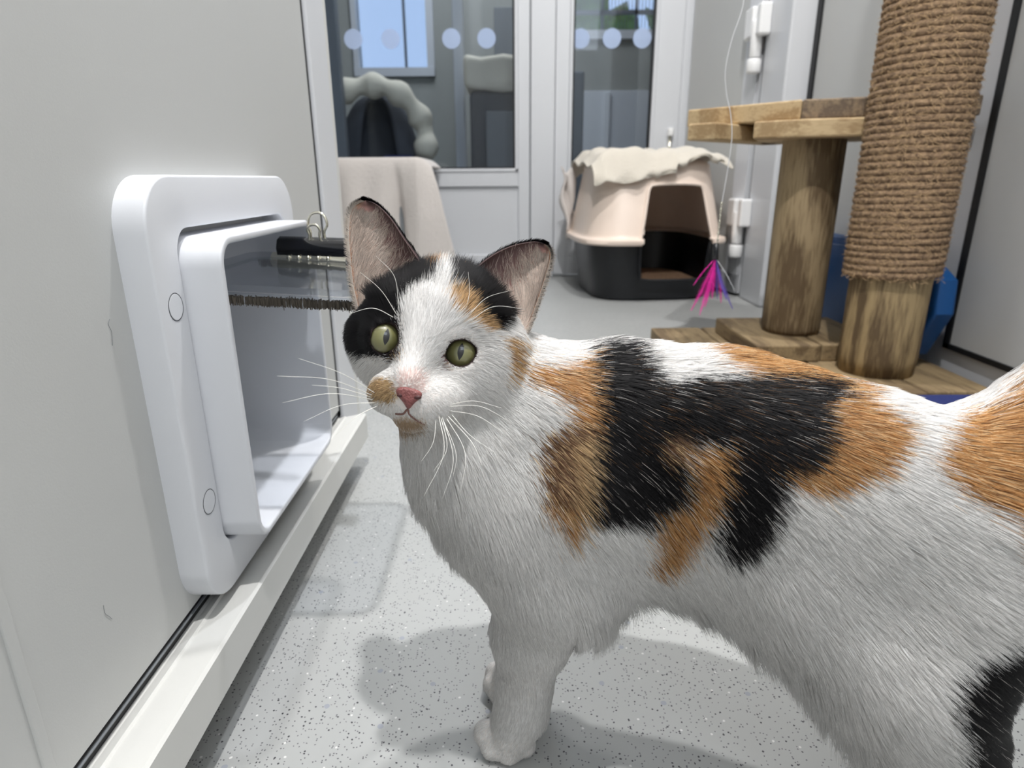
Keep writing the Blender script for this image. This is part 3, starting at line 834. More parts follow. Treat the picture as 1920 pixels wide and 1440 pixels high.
# shelf
ZS0, ZS1 = .479, .513
def poly_board(name, pts, z0, z1, mat, bev=.003):
    bm = bmesh.new(); prism(bm, [(x, y, z0) for x, y in pts], (0, 0, z1 - z0), bev); return obj(name, bm, mat, ct)
a_ = onz(1291, 206, ZS1)[:2]; b_ = onz(1505, 186, ZS1)[:2]; c_ = onz(1645, 180, ZS1)[:2]; e_ = onz(1856, 175, ZS1)[:2]
e_[0] = min(e_[0], .815)
o1 = poly_board('shelf_board', [a_, b_, b_ + np.array([.10, .30]), a_ + np.array([.13, .24])], ZS0 + .0005, ZS1, M['board'])
o2 = poly_board('shelf_board', [b_ + np.array([.0015, 0]), c_, (.815, 1.19), (.815, 1.50), b_ + np.array([.103, .30])], ZS0 + .0005, ZS1, M['endgrain'])
zl = ZS0 - .031
a2 = onz(1291, 257, zl)[:2]
dr = (b_ - a_) / np.linalg.norm(b_ - a_); pr = np.array([-dr[1], dr[0]])
s0 = onz(1291, 232, ZS0)[:2]
poly_board('shelf_slat', [s0, s0 + dr * .058, s0 + dr * .058 + pr * .30, s0 + pr * .30], zl, ZS0 - .0005, M['board'])
s1 = onz(1415, 227, ZS0)[:2]; s2 = onz(1503, 222, ZS0)[:2]; s3 = onz(1640, 218, ZS0)[:2]
poly_board('shelf_slat', [s1, s2, s3, (.80, 1.20), (.81, 1.34), s1 + np.array([.10, .22])], zl, ZS0 - .0005, M['board'])
tag(ct, 'wooden cat tree with plain post, jute rope scratching post and shelf', 'cat tree')

# blue tub leaning by the wall
pp = [(1560, 436), (1640, 447), (1720, 468), (1772, 492), (1801, 525), (1792, 590), (1742, 664), (1640, 690), (1533, 640), (1500, 560), (1515, 470)]
pts = [onx(*q, .80) for q in pp]
bm = bmesh.new(); prism(bm, [(p[0], p[1], max(p[2], 0.037)) for p in pts], (-.04, 0, 0), .008, 3)
tb = obj('plastic_tub', bm, M['bluetub'], None, True); autos(tb, 30)
ctr = np.mean(pts, axis=0)
bm = bmesh.new(); prism(bm, [(.763, ctr[1] + (p[1] - ctr[1]) * .84, max(ctr[2] + (p[2] - ctr[2]) * .84, .05)) for p in pts], (-.012, 0, 0), .004, 2)
o = obj('tub_base', bm, M['bluetub'], tb, True); autos(o, 30)
tag(tb, 'blue plastic tub standing on its side behind the cat tree posts', 'tub')
# navy bed at lower right
q0 = onz(1775, 760, .06); q1 = onz(1925, 742, .06)
bm = bmesh.new()
box(bm, .50, .80, .66, .93, 0.001, .066, bev=.028, seg=5)
bmesh.ops.subdivide_edges(bm, edges=bm.edges, cuts=3, use_grid_fill=True)
for v in bm.verts: v.co += Vector((0, 0, 1)) * .006 * mnoise.noise(v.co * 14)
o = obj('pet_cushion', bm, M['navy'], None, True)
tag(o, 'navy blue fleece pet cushion on the floor behind the cat', 'cushion')

# ================================================================ FEATHER TOY
ft = empty('feather_toy', tuple(ony(1350, 380, 1.02)))
YT = 1.02
k = [(1400, -60), (1393, 10), (1372, 75), (1360, 130), (1362, 175), (1370, 215), (1372, 260), (1364, 320), (1353, 382)]
tube('string', catmull([ony(*q, YT) for q in k], 8), .00055, M['cord'], ft, 6)
tc_ = ony(1353, 382, YT); bt = ony(1345, 455, YT)
bm = bmesh.new()
for i in range(14):
    t = i / 13; p = tc_ * (1 - t) + bt * t
    r = (.0016, .0010, .0019, .0012)[i % 4]
    bmesh.ops.create_uvsphere(bm, u_segments=10, v_segments=7, radius=r, matrix=Matrix.Translation(Vector([float(c) for c in p])) @ Matrix.Diagonal((1, 1, 1.9, 1)))
obj('swivel_chain', bm, M['chrome'], ft, True)
p0 = ony(1343, 456, YT); p1_ = ony(1342, 487, YT)
tube('collar', [p0, p1_], .0040, M['blackplastic'], ft, 16)
root_f = ony(1342, 484, YT)
def feather(tip_px, mat, bend, depth, wid):
    tip = ony(*tip_px, YT + depth); mid = (root_f + tip) / 2 + np.array([bend, 0, 0])
    sp = catmull([root_f, mid, tip], 10)
    V, Fc = tube_data(sp, np.linspace(.0006, .0002, len(sp)), 5); V = list(V); Fc = list(Fc)
    for i in range(3, len(sp) - 1):
        T = sp[i + 1] - sp[i]; T /= np.linalg.norm(T); S = np.cross(T, [0, 1, 0]); S /= np.linalg.norm(S)
        e = math.sin(math.pi * min(1, (i - 2) / (len(sp) - 2)) ** .7) * wid
        for s in (-1, 1):
            for h in range(7):
                b0 = len(V); a = sp[i] + T * (np.linalg.norm(sp[i + 1] - sp[i]) * h / 7)
                tp = a + S * s * e * rng.uniform(.6, 1) + T * e * rng.uniform(.8, 1.6) + np.array([0, rng.normal(0, .0015), 0])
                V += [a, a + T * .0006, tp]; Fc.append((b0, b0 + 1, b0 + 2))
    return raw('feather', V, Fc, mat, ft)
for tip, mt, bd, dp, wd in (((1296, 582), 'pinkf', .002, .004, .006), ((1312, 590), 'pinkf', .001, -.006, .006), ((1300, 535), 'pinkf', -.002, .006, .0012), ((1322, 575), 'pinkf', .001, .0, .006),
                            ((1352, 568), 'pinkf', .002, .008, .005), ((1374, 580), 'purplef', -.003, .0, .005), ((1362, 562), 'purplef', -.002, -.006, .005), ((1378, 546), 'cord', .002, .004, .0012), ((1345, 560), 'purplef', 0, .01, .004), ((1335, 560), 'pinkf', 0, .008, .005)):
    feather(tip, M[mt], bd, dp, wd)
tag(ft, 'pink and purple feather toy hanging on a clear string', 'cat toy')

for pts_, lb_ in (([(206, 598), (203, 608), (209, 622), (211, 648)], 'fine dark cat hair stuck on the panel left of the cat flap'),
                  ([(194, 1135), (197, 1150), (205, 1156), (210, 1161)], 'curled cat hair stuck low on the panel below the flap')):
    o = tube('stray_hair', catmull([onx(*q, XL + .0003) for q in pts_], 6), .00012, M['greyplastic'], None, 5)
    tag(o, lb_, 'cat hair')
HAIR_K = 2.2
# ================================================================ CAT
LO = np.array([-0.115, 0.185, -0.004]); HI = np.array([0.345, 0.475, 0.345]); H_ = 0.0021
dims = np.ceil((HI - LO) / H_).astype(int)
Fd = np.full(dims, 0.05, np.float32)
SQ = np.array([1., 1., 1.])
def region(c0, c1, rad):
    lo = np.maximum(((np.minimum(c0, c1) - rad - LO) / H_).astype(int), 0); hi = np.minimum(((np.maximum(c0, c1) + rad - LO) / H_).astype(int) + 2, dims)
    g = [LO[a] + H_ * np.arange(lo[a], hi[a]) for a in range(3)]
    return lo, hi, np.stack(np.meshgrid(*g, indexing='ij'), -1)
def smin_in(lo, hi, d, k):
    s = tuple(slice(lo[a], hi[a]) for a in range(3)); f = Fd[s]
    h = np.maximum(k - np.abs(f - d), 0) / k
    Fd[s] = np.minimum(f, d) - h * h * k * 0.25
BDIR = np.array([0.26, -0.08, 0]); BDIR /= np.linalg.norm(BDIR)      # spine direction, head to tail
BLAT = np.array([BDIR[1], -BDIR[0], 0])                              # sideways
def cap(a, b, ra, rb, k=0.012, lat=1.0):
    a = np.asarray(a, float); b = np.asarray(b, float)
    lo, hi, X = region(a, b, max(ra, rb) * max(lat, 1) + k + .004)
    if min(hi - lo) <= 0: return
    Pm = X - a
    if lat != 1.0:
        Pm = Pm + (1 / lat - 1) * (Pm @ BLAT)[..., None] * BLAT; ab = (b - a) + (1 / lat - 1) * ((b - a) @ BLAT) * BLAT
    else: ab = b - a
    t = np.clip((Pm @ ab) / max(ab @ ab, 1e-12), 0, 1)
    d = np.linalg.norm(Pm - t[..., None] * ab, axis=-1) - (ra + (rb - ra) * t)
    smin_in(lo, hi, d.astype(np.float32), k)
def ball(c, r, k=0.008): cap(c, np.asarray(c) + 1e-6, r, r, k)
def chain(pts, k=0.012, lat=1.0):
    for (a, ra), (b, rb) in zip(pts[:-1], pts[1:]): cap(a, b, ra, rb, k, lat)
# trunk
chain([(P(1075, 850, .412), .056), (P(1185, 878, .402), .068), (P(1330, 888, .387), .0735), (P(1490, 942, .369), .0715), (P(1640, 985, .354), .0685), (P(1770, 1005, .346), .0625), (P(1850, 965, .342), .048)], .02, .74)
# withers
ball(P(1150, 740, .402), .026, .04)
# neck
chain([(P(880, 675, .400), .031), (P(965, 768, .406), .043), (P(1090, 835, .408), .055)], .022)
chain([(P(806, 745, .382), .022), (P(888, 875, .396), .0325), (P(990, 978, .406), .0405), (P(1050, 1020, .41), .045)], .03)
# near foreleg
SH = P(1090, 930, .387)
chain([(SH, .044), (P(1035, 1075, .402), .034), (P(997, 1190, .419), .0222), (P(984, 1280, .430), .0140), (P(977, 1335, .436), .0135), (P(958, 1376, .438), .0138)], .018)
for c, r in (((911, 1374, .4395), .0082), ((925, 1399, .437), .0085), ((955, 1408, .4355), .0085), ((983, 1396, .438), .0078)):
    cap(P(957, 1372, .438), P(*c), .0085, r + .0004, .0013)
# far foreleg
chain([(P(1060, 980, .435), .038), (P(1010, 1120, .455), .022), (P(990, 1210, .473), .0135), (P(975, 1260, .482), .0125), (P(950, 1284, .487), .0125)], .018)
for c, r in (((930, 1262, .495), .0080), ((926, 1283, .4885), .0082), ((938, 1300, .483), .0082)):
    cap(P(954, 1278, .488), P(*c), .008, r + .0004, .0013)
# near hind leg
chain([(P(1825, 1000, .336), .044), (P(1775, 1120, .336), .038), (P(1716, 1262, .338), .032), (P(1728, 1330, .338), .0275)], .022)
HK = P(1815, 1495, .340)
chain([(P(1722, 1305, .338), .030), (P(1765, 1410, .338), .0220), (HK, .0150)], .02)
TO = np.array([.205, .232, .012])
chain([(HK, .0165), (TO + np.array([.035, .004, .006]), .0145), (TO + np.array([.012, .0, .003]), .015)], .014)
for dy, dx in ((-.014, .0), (-.005, -.010), (.006, -.011), (.014, -.003)):
    cap(TO + np.array([.012, 0, 0]), TO + np.array([dx, dy, -.003]), .012, .0085, .0028)
# far hind leg
TF = np.array([.232, .303, .012])
chain([(P(1800, 1020, .372), .048), (P(1760, 1180, .392), .036), (np.array([.283, .338, .062]), .0165), (TF + np.array([.028, 0, .006]), .014), (TF + np.array([.010, 0, .002]), .0145)], .02)
for dy, dx in ((-.013, .0), (-.004, -.008), (.006, -.009), (.013, -.002)):
    cap(TF + np.array([.012, 0, 0]), TF + np.array([dx, dy, -.003]), .012, .0085, .0028)
# flank fold from belly to knee
cap(P(1500, 1110, .352), P(1660, 1230, .338), .028, .026, .03)
# tail
TAIL = catmull([P(1835, 870, .338), P(1925, 835, .335), P(2005, 780, .331), P(2080, 690, .330), P(2130, 560, .332)], 4)
for i in range(len(TAIL) - 1):
    cap(TAIL[i], TAIL[i + 1], .022 - .010 * i / len(TAIL), .022 - .010 * (i + 1) / len(TAIL), .02)
# head
HK_ = .010
ball(P(820, 642, .374), .0375, .02)
ball(P(838, 625, .382), .0335, .02)
ball(P(712, 628, .370), .0180, .014); ball(P(728, 674, .366), .0145, .014)
ball(P(905, 662, .376), .0205, .014); ball(P(878, 712, .367), .0215, .014)
cap(P(800, 730, .364), P(772, 756, .350), .0190, .0120, .012)
cap(P(803, 615, .352), P(768, 712, .3315), .0150, .0085, .010)
ball(P(768, 738, .3375), .0125, .008)
ball(P(729, 736, .3375), .0108, .006); ball(P(803, 760, .3350), .0122, .006)
ball(P(827, 752, .343), .0125, .010)
ball(P(768, 782, .3400), .0075, .005)
ball(P(738, 588, .357), .0135, .010); ball(P(862, 612, .359), .0135, .010)
EYES = [(P(722, 634, .3395), .0100, .0077, .0081, P(722, 635, 1) - CAM), (P(864, 662, .3425), .0104, .0090, .0071, P(865, 662, 1) - CAM)]
def unit(v): v = np.asarray(v, float); return v / np.linalg.norm(v)
EYE = []
for fr, R, ax_, bx_, vd in EYES:
    vd = unit(vd); c = fr + vd * R
    ball(c + vd * .0005, R + .0018, .004)
    EYE.append((c, R, ax_, bx_, vd, fr))
# carve eye openings (almond prisms through the lid shell)
rollr = math.radians(11)
TILT = (math.radians(-20), math.radians(24))
EX = math.cos(rollr) * rgt - math.sin(rollr) * upv; EY = math.sin(rollr) * rgt + math.cos(rollr) * upv
def eyeframe(i, vd):
    ex = unit(EX - vd * (EX @ vd)); ey = np.cross(vd, ex); ey *= np.sign(ey @ EY)
    t = TILT[i]; return ex * math.cos(t) + ey * math.sin(t), ey * math.cos(t) - ex * math.sin(t)
for ie, (c, R, a_e, b_e, vd, fr) in enumerate(EYE):
    lo, hi, X = region(fr, fr, .014); Q = X - fr
    ex, ey = eyeframe(ie, vd)
    u = (Q @ ex) / a_e; v = (Q @ ey) / b_e; w_ = (Q @ vd) / .0085
    d = np.maximum((np.abs(v) + np.abs(u) ** 2.4 - 1) * b_e * .9, (np.abs(w_) - 1) * .0085)
    s = tuple(slice(lo[i], hi[i]) for i in range(3)); k = .0012
    f = Fd[s]; g = -d.astype(np.float32); h = np.maximum(k - np.abs(f - g), 0) / k
    Fd[s] = np.maximum(f, g) + h * h * k * .25

def surface_nets(Fv):
    ins = Fv < 0
    c8 = [(i, j, k) for i in (0, 1) for j in (0, 1) for k in (0, 1)]
    sh = tuple(s - 1 for s in Fv.shape)
    def sl(o): return tuple(slice(o[a], o[a] + sh[a]) for a in range(3))
    cnt = sum(ins[sl(o)].astype(np.int8) for o in c8)
    act = (cnt > 0) & (cnt < 8)
    idx = np.argwhere(act); ids = -np.ones(sh, np.int64); ids[act] = np.arange(len(idx))
    acc = np.zeros((len(idx), 3)); num = np.zeros(len(idx))
    for a in c8:
        for ax in range(3):
            if a[ax] == 0:
                b = list(a); b[ax] = 1
                fa = Fv[tuple((idx + a).T)]; fb = Fv[tuple((idx + b).T)]
                m = (fa < 0) != (fb < 0)
                t = np.where(m, fa / np.where(m, fa - fb, 1), 0)
                p = idx + np.array(a, float); p[:, ax] += t
                acc[m] += p[m]; num[m] += 1
    V = LO + H_ * acc / num[:, None]
    Q = []
    for ax in range(3):
        o1, o2 = [(1, 2), (2, 0), (0, 1)][ax]
        s0 = [slice(1, n - 1) for n in Fv.shape]; s1 = list(s0); s0[ax] = slice(0, Fv.shape[ax] - 1); s1[ax] = slice(1, Fv.shape[ax])
        a = ins[tuple(s0)]; b = ins[tuple(s1)]
        for flip, m in ((False, a & ~b), (True, ~a & b)):
            e = np.argwhere(m) + np.array([0 if i == ax else 1 for i in range(3)])
            u1 = np.zeros(3, int); u1[o1] = 1; u2 = np.zeros(3, int); u2[o2] = 1
            q = np.stack([ids[tuple((e - u1 - u2).T)], ids[tuple((e - u2).T)], ids[tuple(e.T)], ids[tuple((e - u1).T)]], 1)
            Q.append(q[:, ::-1] if flip else q)
    return V, np.vstack(Q)
CV, CQ = surface_nets(Fd)
# light smoothing
for it in range(2):
    acc = np.zeros_like(CV); num = np.zeros(len(CV))
    for a in range(4):
        np.add.at(acc, CQ[:, a], CV[CQ[:, (a + 1) % 4]]); np.add.at(num, CQ[:, a], 1)
        np.add.at(acc, CQ[:, a], CV[CQ[:, (a - 1) % 4]]); np.add.at(num, CQ[:, a], 1)
    CV = CV * .5 + .5 * acc / num[:, None]

# ---- coat pattern, traced on the side of the body (uv of the flank)
WH, BK, OR, BR, TN, PK = (246, 244, 242), (20, 18, 21), (202, 152, 98), (128, 98, 76), (186, 158, 120), (238, 212, 206)
CR = (222, 184, 136); CT_ = (204, 166, 118)
PATCH = [
 (CT_, [(936, 632), (968, 630), (976, 655), (972, 690), (950, 712), (940, 700)]),
 (OR, [(985, 680), (1040, 690), (1104, 664), (1112, 757), (1110, 862), (1060, 830), (1057, 787), (1061, 752), (1020, 730), (988, 712)]),
 (BR, [(1057, 787), (1009, 812), (1000, 862), (1020, 950), (1050, 960), (1100, 960), (1108, 862), (1100, 790)]),
 (TN, [(1062, 830), (1110, 800), (1106, 900), (1100, 957), (1085, 985), (1076, 1020), (1066, 1022), (1056, 975), (1070, 900)]),
 (OR, [(1020, 930), (1062, 940), (1080, 1000), (1068, 1030), (1052, 985)]),
 (OR, [(1305, 640), (1400, 640), (1500, 665), (1600, 705), (1640, 742), (1590, 745), (1500, 720), (1400, 700), (1340, 680)]),
 (BK, [(1104, 640), (1136, 640), (1188, 640), (1210, 686), (1240, 722), (1297, 709), (1372, 706), (1447, 700), (1511, 706), (1567, 710), (1588, 730), (1540, 757), (1547, 825), (1530, 872), (1462, 880), (1462, 911), (1447, 982), (1402, 1042), (1357, 1048), (1331, 994), (1342, 919), (1354, 832), (1300, 822), (1279, 832), (1287, 880), (1280, 937), (1236, 945), (1219, 990), (1170, 968), (1121, 984), (1098, 958), (1108, 862), (1113, 757)]),
 (OR, [(1285, 832), (1350, 828), (1352, 880), (1335, 937), (1298, 1003), (1256, 1069), (1222, 1069), (1222, 1012), (1238, 949), (1284, 937), (1290, 880)]),
 (BR, [(1236, 812), (1282, 806), (1280, 850), (1256, 866), (1238, 850)]),
 (OR, [(1588, 735), (1642, 765), (1690, 799), (1676, 845), (1644, 885), (1590, 906), (1537, 924), (1474, 902), (1456, 880), (1530, 872), (1547, 825), (1541, 757)]),
 (OR, [(1752, 828), (1792, 775), (1850, 770), (1925, 700), (2300, 300), (2400, 1100), (1920, 1056), (1867, 960), (1792, 921), (1738, 858)]),
 (BK, [(1780, 1285), (1826, 1228), (1930, 1205), (1960, 1205), (1960, 1500), (1800, 1500), (1795, 1440), (1805, 1382), (1775, 1336)]),
]
HEAD = [
 (BK, [(630, 600), (655, 560), (690, 470), (800, 470), (825, 505), (812, 542), (783, 548), (757, 570), (747, 592), (752, 643), (740, 676), (713, 668), (680, 668), (650, 648)]),
 (OR, [(790, 488), (826, 497), (822, 512), (800, 512)]),
 (BK, [(838, 500), (930, 480), (985, 560), (930, 618), (885, 590), (872, 560), (841, 548)]),
 (OR, [(868, 492), (905, 488), (900, 508), (870, 510)]),
 (CR, [(836, 552), (872, 558), (890, 590), (925, 615), (900, 622), (872, 602), (849, 593)]),
 (CT_, [(936, 632), (990, 622), (990, 700), (944, 712), (950, 672)]),
 (TN, [(686, 722), (709, 707), (734, 712), (748, 746), (729, 757), (697, 749)]),
 ((190, 166, 140), [(728, 783), (760, 782), (798, 790), (794, 802), (762, 808), (738, 800)]),
 ((112, 78, 80), [(826, 664), (838, 660), (842, 676), (834, 694), (828, 690)]),
 ((60, 48, 50), [(736, 660), (752, 655), (748, 672), (738, 686)]),
 (PK, [(752, 698), (788, 692), (798, 712), (792, 734), (742, 730)]),
]
def inpoly(u, v, poly):
    c = np.zeros(len(u), bool); n = len(poly)
    for i in range(n):
        x1, y1 = poly[i]; x2, y2 = poly[(i + 1) % n]
        m = ((y1 > v) != (y2 > v))
        with np.errstate(divide='ignore', invalid='ignore'):
            c ^= m & (u < (x2 - x1) * (v - y1) / ((y2 - y1) if y2 != y1 else 1e-9) + x1)
    return c
HC = P(815, 650, .365)
def uvof(X):
    w_ = X - CAM; z = w_ @ fwd
    return 960 + F * (w_ @ rgt) / z, 720 - F * (w_ @ upv) / z
def ishead(X): return (np.linalg.norm(X - HC, axis=1) < .062) & ((X - HC) @ unit([1, .25, -.3]) < .036)
def coat(X, jit=0.0):
    n = len(X); u, v = uvof(X)
    hd = ishead(X)
    j = np.where(hd, jit * .45, jit)
    u = u + rng.normal(0, 1, n) * j; v = v + rng.normal(0, 1, n) * j * .6
    col = np.tile(np.array(WH, float), (n, 1))
    pid = np.zeros(n, int)
    for k, (c, pl) in enumerate(PATCH):
        m = inpoly(u, v, pl) & ~hd; col[m] = c; pid[m] = k + 1
    for k, (c, pl) in enumerate(HEAD):
        m = inpoly(u, v, pl) & hd; col[m] = c; pid[m] = 30 + k
    # legs below the body stay white on their inner and far sides
    low = (X[:, 2] < .05); m = low & (X[:, 0] < .15); col[m] = WH; pid[m] = 0
    far = ((X - P(1500, 925, .369)) @ BLAT) * -1
    return col, pid
# ---- guides for the lie of the coat: (px, py, depth, dx, dy, ddepth)
G = [
 (790, 560, .345, .1, -1, .5, .018), (830, 520, .365, .1, -1, .25, .018), (770, 500, .365, .25, -1, .1, .014), (895, 530, .37, .35, -1, .1, .014), (800, 640, .335, .05, -1, .6, .012), (768, 715, .325, .1, -1, .4, .010),
 (700, 600, .355, -.8, -.3, .8, .014), (665, 640, .365, -.5, .5, 1.0, .014), (690, 690, .350, -.7, .7, .7, .014), (725, 735, .325, -.9, .35, .3, .010),
 (750, 600, .345, -.3, -1, .6, .012), (870, 615, .345, .6, -.8, .6, .014), (920, 640, .355, 1, .1, .6, .014), (900, 690, .350, .9, .5, .5, .014), (850, 735, .340, .8, .5, .4, .012),
 (800, 760, .323, .7, .6, .3, .010), (768, 790, .332, .0, 1, .6, .010), (800, 790, .345, .3, 1, .5, .014), (930, 560, .370, .7, -.6, .8, .014), (960, 680, .370, .9, .6, .4, .016), (780, 690, .333, 0, -1, .5, .008),
 (820, 850, .365, .15, 1, .2, .03), (900, 930, .375, .35, 1, .0, .03), (960, 780, .375, .75, .7, 0, .03), (1020, 700, .385, 1, .1, 0, .03), (1060, 850, .365, .8, .75, 0, .03),
 (1000, 980, .375, .35, 1, .05, .03), (1020, 1080, .385, .15, 1, 0, .03), (950, 1080, .40, .1, 1, .0, .03), (990, 1200, .405, .12, 1, .1, .03), (1040, 1180, .42, .5, 1, .1, .02), (980, 1300, .42, -.05, 1, 0, .02), (945, 1380, .425, -.8, .7, -.1, .018), (985, 1390, .425, -.1, 1, 0, .014),
 (935, 1280, .48, -.3, .8, 0, .014),
 (1150, 680, .385, 1, .1, .0, .03), (1150, 800, .35, .9, .5, 0, .04), (1180, 950, .345, .8, .75, 0, .04), (1170, 1060, .36, .5, 1, .1, .03),
 (1320, 680, .365, 1, .15, 0, .04), (1320, 820, .33, 1, .4, 0, .04), (1320, 980, .33, .7, .75, 0, .04), (1320, 1100, .345, .35, 1, .1, .04),
 (1500, 740, .335, 1, .25, 0, .04), (1500, 880, .31, 1, .5, 0, .04), (1480, 1020, .315, .75, .75, 0, .04), (1450, 1150, .335, .45, 1, .1, .035),
 (1640, 760, .325, 1, .3, 0, .04), (1660, 900, .30, .9, .6, 0, .04), (1640, 1050, .30, .8, .8, 0, .04), (1600, 1200, .31, .7, .9, 0, .04),
 (1800, 830, .31, 1, .45, 0, .04), (1820, 980, .285, .95, .5, 0, .04), (1800, 1120, .28, 1, .35, 0, .04), (1750, 1250, .29, .9, .55, 0, .04), (1680, 1350, .30, .6, 1, 0, .03), (1840, 1330, .30, .9, .45, 0, .03),
 (1900, 780, .32, 1, -.5, 0, .03), (1960, 720, .32, .7, -1, 0, .03), (2050, 550, .32, .4, -1, 0, .03), (1890, 880, .31, 1, .5, 0, .03),
]
GP = np.array([P(g[0], g[1], g[2]) for g in G]); GD = np.array([unit(rgt * g[3] - upv * g[4] + fwd * g[5]) for g in G]); GS = np.array([g[6] for g in G])
def lie(X):
    out = np.zeros((len(X), 3)); 
    for s in range(0, len(X), 40000):
        x = X[s:s + 40000]; d2 = ((x[:, None] - GP[None]) ** 2).sum(-1) / (GS ** 2)
        w_ = np.exp(-.5 * (d2 - d2.min(1)[:, None])) ; out[s:s + 40000] = w_ @ GD
    return out
def lownoise(X, f, ph):
    return np.sin(X[:, 0] * f + ph + 1.7 * np.sin(X[:, 1] * f * .7)) * np.sin(X[:, 2] * f * 1.13 + ph * 2 + X[:, 1] * f) 

# ---- ears: cupped leaves between two traced edges
def earsurf(Lpts, Rpts, bulge, back, NS=16, NT=24):
    def resample(pl):
        c = catmull(pl, 12); s = np.concatenate([[0], np.cumsum(np.linalg.norm(np.diff(c, axis=0), axis=1))]); s /= s[-1]
        return np.stack([np.interp(np.linspace(0, 1, NT + 1), s, c[:, a]) for a in range(3)], 1)
    Lc_, Rc_ = resample(Lpts), resample(Rpts); V = []
    for j in range(NT + 1):
        t = j / NT
        for i in range(NS + 1):
            s = i / NS
            V.append(Lc_[j] * (1 - s) + Rc_[j] * s + back * bulge * math.sin(math.pi * s) ** .8 * (1 - t) ** .55)
    V = np.array(V); Q = [(j * (NS + 1) + i, j * (NS + 1) + i + 1, (j + 1) * (NS + 1) + i + 1, (j + 1) * (NS + 1) + i) for j in range(NT) for i in range(NS)]
    return V, Q, NS, NT
EARS = [
 ([P(676, 592, .364), P(664, 540, .366), P(657, 480, .368), P(655, 430, .371), P(658, 400, .373), P(668, 384, .374), P(684, 377, .374)],
  [P(806, 535, .362), P(782, 485, .369), P(756, 447, .371), P(734, 413, .373), P(714, 391, .374), P(698, 380, .374), P(687, 377, .374)]),
 ([P(865, 545, .372), P(890, 508, .377), P(920, 482, .381), P(955, 464, .384), P(985, 456, .386), P(1006, 454, .388), P(1020, 458, .389)],
  [P(950, 655, .372), P(984, 620, .379), P(1004, 572, .384), P(1020, 525, .387), P(1031, 485, .389), P(1029, 468, .389), P(1022, 459, .389)]),
]
extraV, extraQ, ear_data = [], [], []
off = len(CV)
for e_, (Lp_, Rp_) in enumerate(EARS):
    V, Q, NS, NT = earsurf(Lp_, Rp_, .021, unit(fwd + upv * -.15 + rgt * (.25 if e_ else -.1)))
    cen = V.mean(0); VN = np.zeros_like(V)
    for q in Q:
        nn = np.cross(V[q[2]] - V[q[0]], V[q[3]] - V[q[1]]); 
        for z in q: VN[z] += nn
    VN /= np.linalg.norm(VN, axis=1)[:, None] + 1e-12
    if (VN @ fwd).mean() > 0: VN = -VN; flip = True
    else: flip = False
    tt = np.repeat(np.linspace(0, 1, NT + 1), NS + 1)[:, None]
    Vb = V - VN * (.0016 * (1 - tt) + .0007)
    n0 = off + sum(len(x) for x in extraV)
    extraV += [V, Vb]; m = len(V)
    for q in Q:
        q = q[::-1] if flip else q
        extraQ.append(tuple(n0 + z for z in q)); extraQ.append(tuple(n0 + m + z for z in q[::-1]))
    for j in range(NT):
        for s in (0, NS):
            a = j * (NS + 1) + s; b_ = a + NS + 1
            extraQ.append((n0 + a, n0 + b_, n0 + m + b_, n0 + m + a) if s else (n0 + a, n0 + m + a, n0 + m + b_, n0 + b_))
    a = NT * (NS + 1)
    for s in range(NS): extraQ.append((n0 + a + s, n0 + a + s + 1, n0 + m + a + s + 1, n0 + m + a + s))
    ear_data.append((V, VN, Vb, NS, NT))
allV = np.vstack([CV] + extraV)
me = bpy.data.meshes.new('cat'); me.from_pydata(allV.tolist(), [], [tuple(int(z) for z in q) for q in CQ] + extraQ); me.update()
me.polygons.foreach_set('use_smooth', [True] * len(me.polygons))
cat = bpy.data.objects.new('cat', me); COL.objects.link(cat)
tag(cat, 'white, black and orange calico cat standing and looking up at the camera', 'cat')
colb, _ = coat(CV, 0)
colb = np.where((colb > 200).all(1)[:, None], np.array([226, 219, 214.]), colb)
for ie, (c, R, a_e, b_e, vd, fr) in enumerate(EYE):      # dark eyelid rims
    ex, ey = eyeframe(ie, vd); q = CV - fr
    m = (np.abs(q @ ey) / (b_e + .0012) + np.abs((q @ ex) / (a_e + .0012)) ** 2.4 < 1) & (np.abs(q @ vd) < .02); colb[m] = (50, 38, 38)
colE = []
for e_, (V, VN, Vb, NS, NT) in enumerate(ear_data):
    s = np.tile(np.linspace(0, 1, NS + 1), NT + 1); t = np.repeat(np.linspace(0, 1, NT + 1), NS + 1)
    inner = np.array([218, 172, 166.]) * np.ones((len(V), 3))
    inner = inner * (1 - .25 * np.sin(np.pi * s)[:, None] * (1 - t)[:, None])
    edge = np.array([226, 180, 150.]); dark = np.array([92, 72, 72.])
    sd = s if e_ == 0 else 1 - s          # 1 towards the crown side
    wd = np.clip((sd - .5) * 2.2, 0, 1)[:, None]; wp = np.clip((.25 - sd) * 4, 0, 1)[:, None]
    gl_ = (np.exp(-((t - .62) / .22) ** 2) * np.exp(-((sd - .3) / .25) ** 2))[:, None] * (.9 if e_ else .5)  # orange glow of light through the ear, painted into the inner colour
    inner = inner * (1 - gl_) + np.array([228, 176, 128.]) * gl_
    inner = inner * (1 - wd) + dark * wd; inner = inner * (1 - wp) + edge * wp
    inner = inner * (1 - (t[:, None] > .95) * .3)
    colE += [inner, np.tile(np.array([26, 23, 25.]), (len(V), 1))]
allC = np.vstack([colb] + colE) / 255
allC = np.where(allC <= .04045, allC / 12.92, ((allC + .055) / 1.055) ** 2.4)
at_ = me.color_attributes.new('coat', 'FLOAT_COLOR', 'POINT')
at_.data.foreach_set('color', np.hstack([allC, np.ones((len(allC), 1))]).astype(np.float32).ravel())
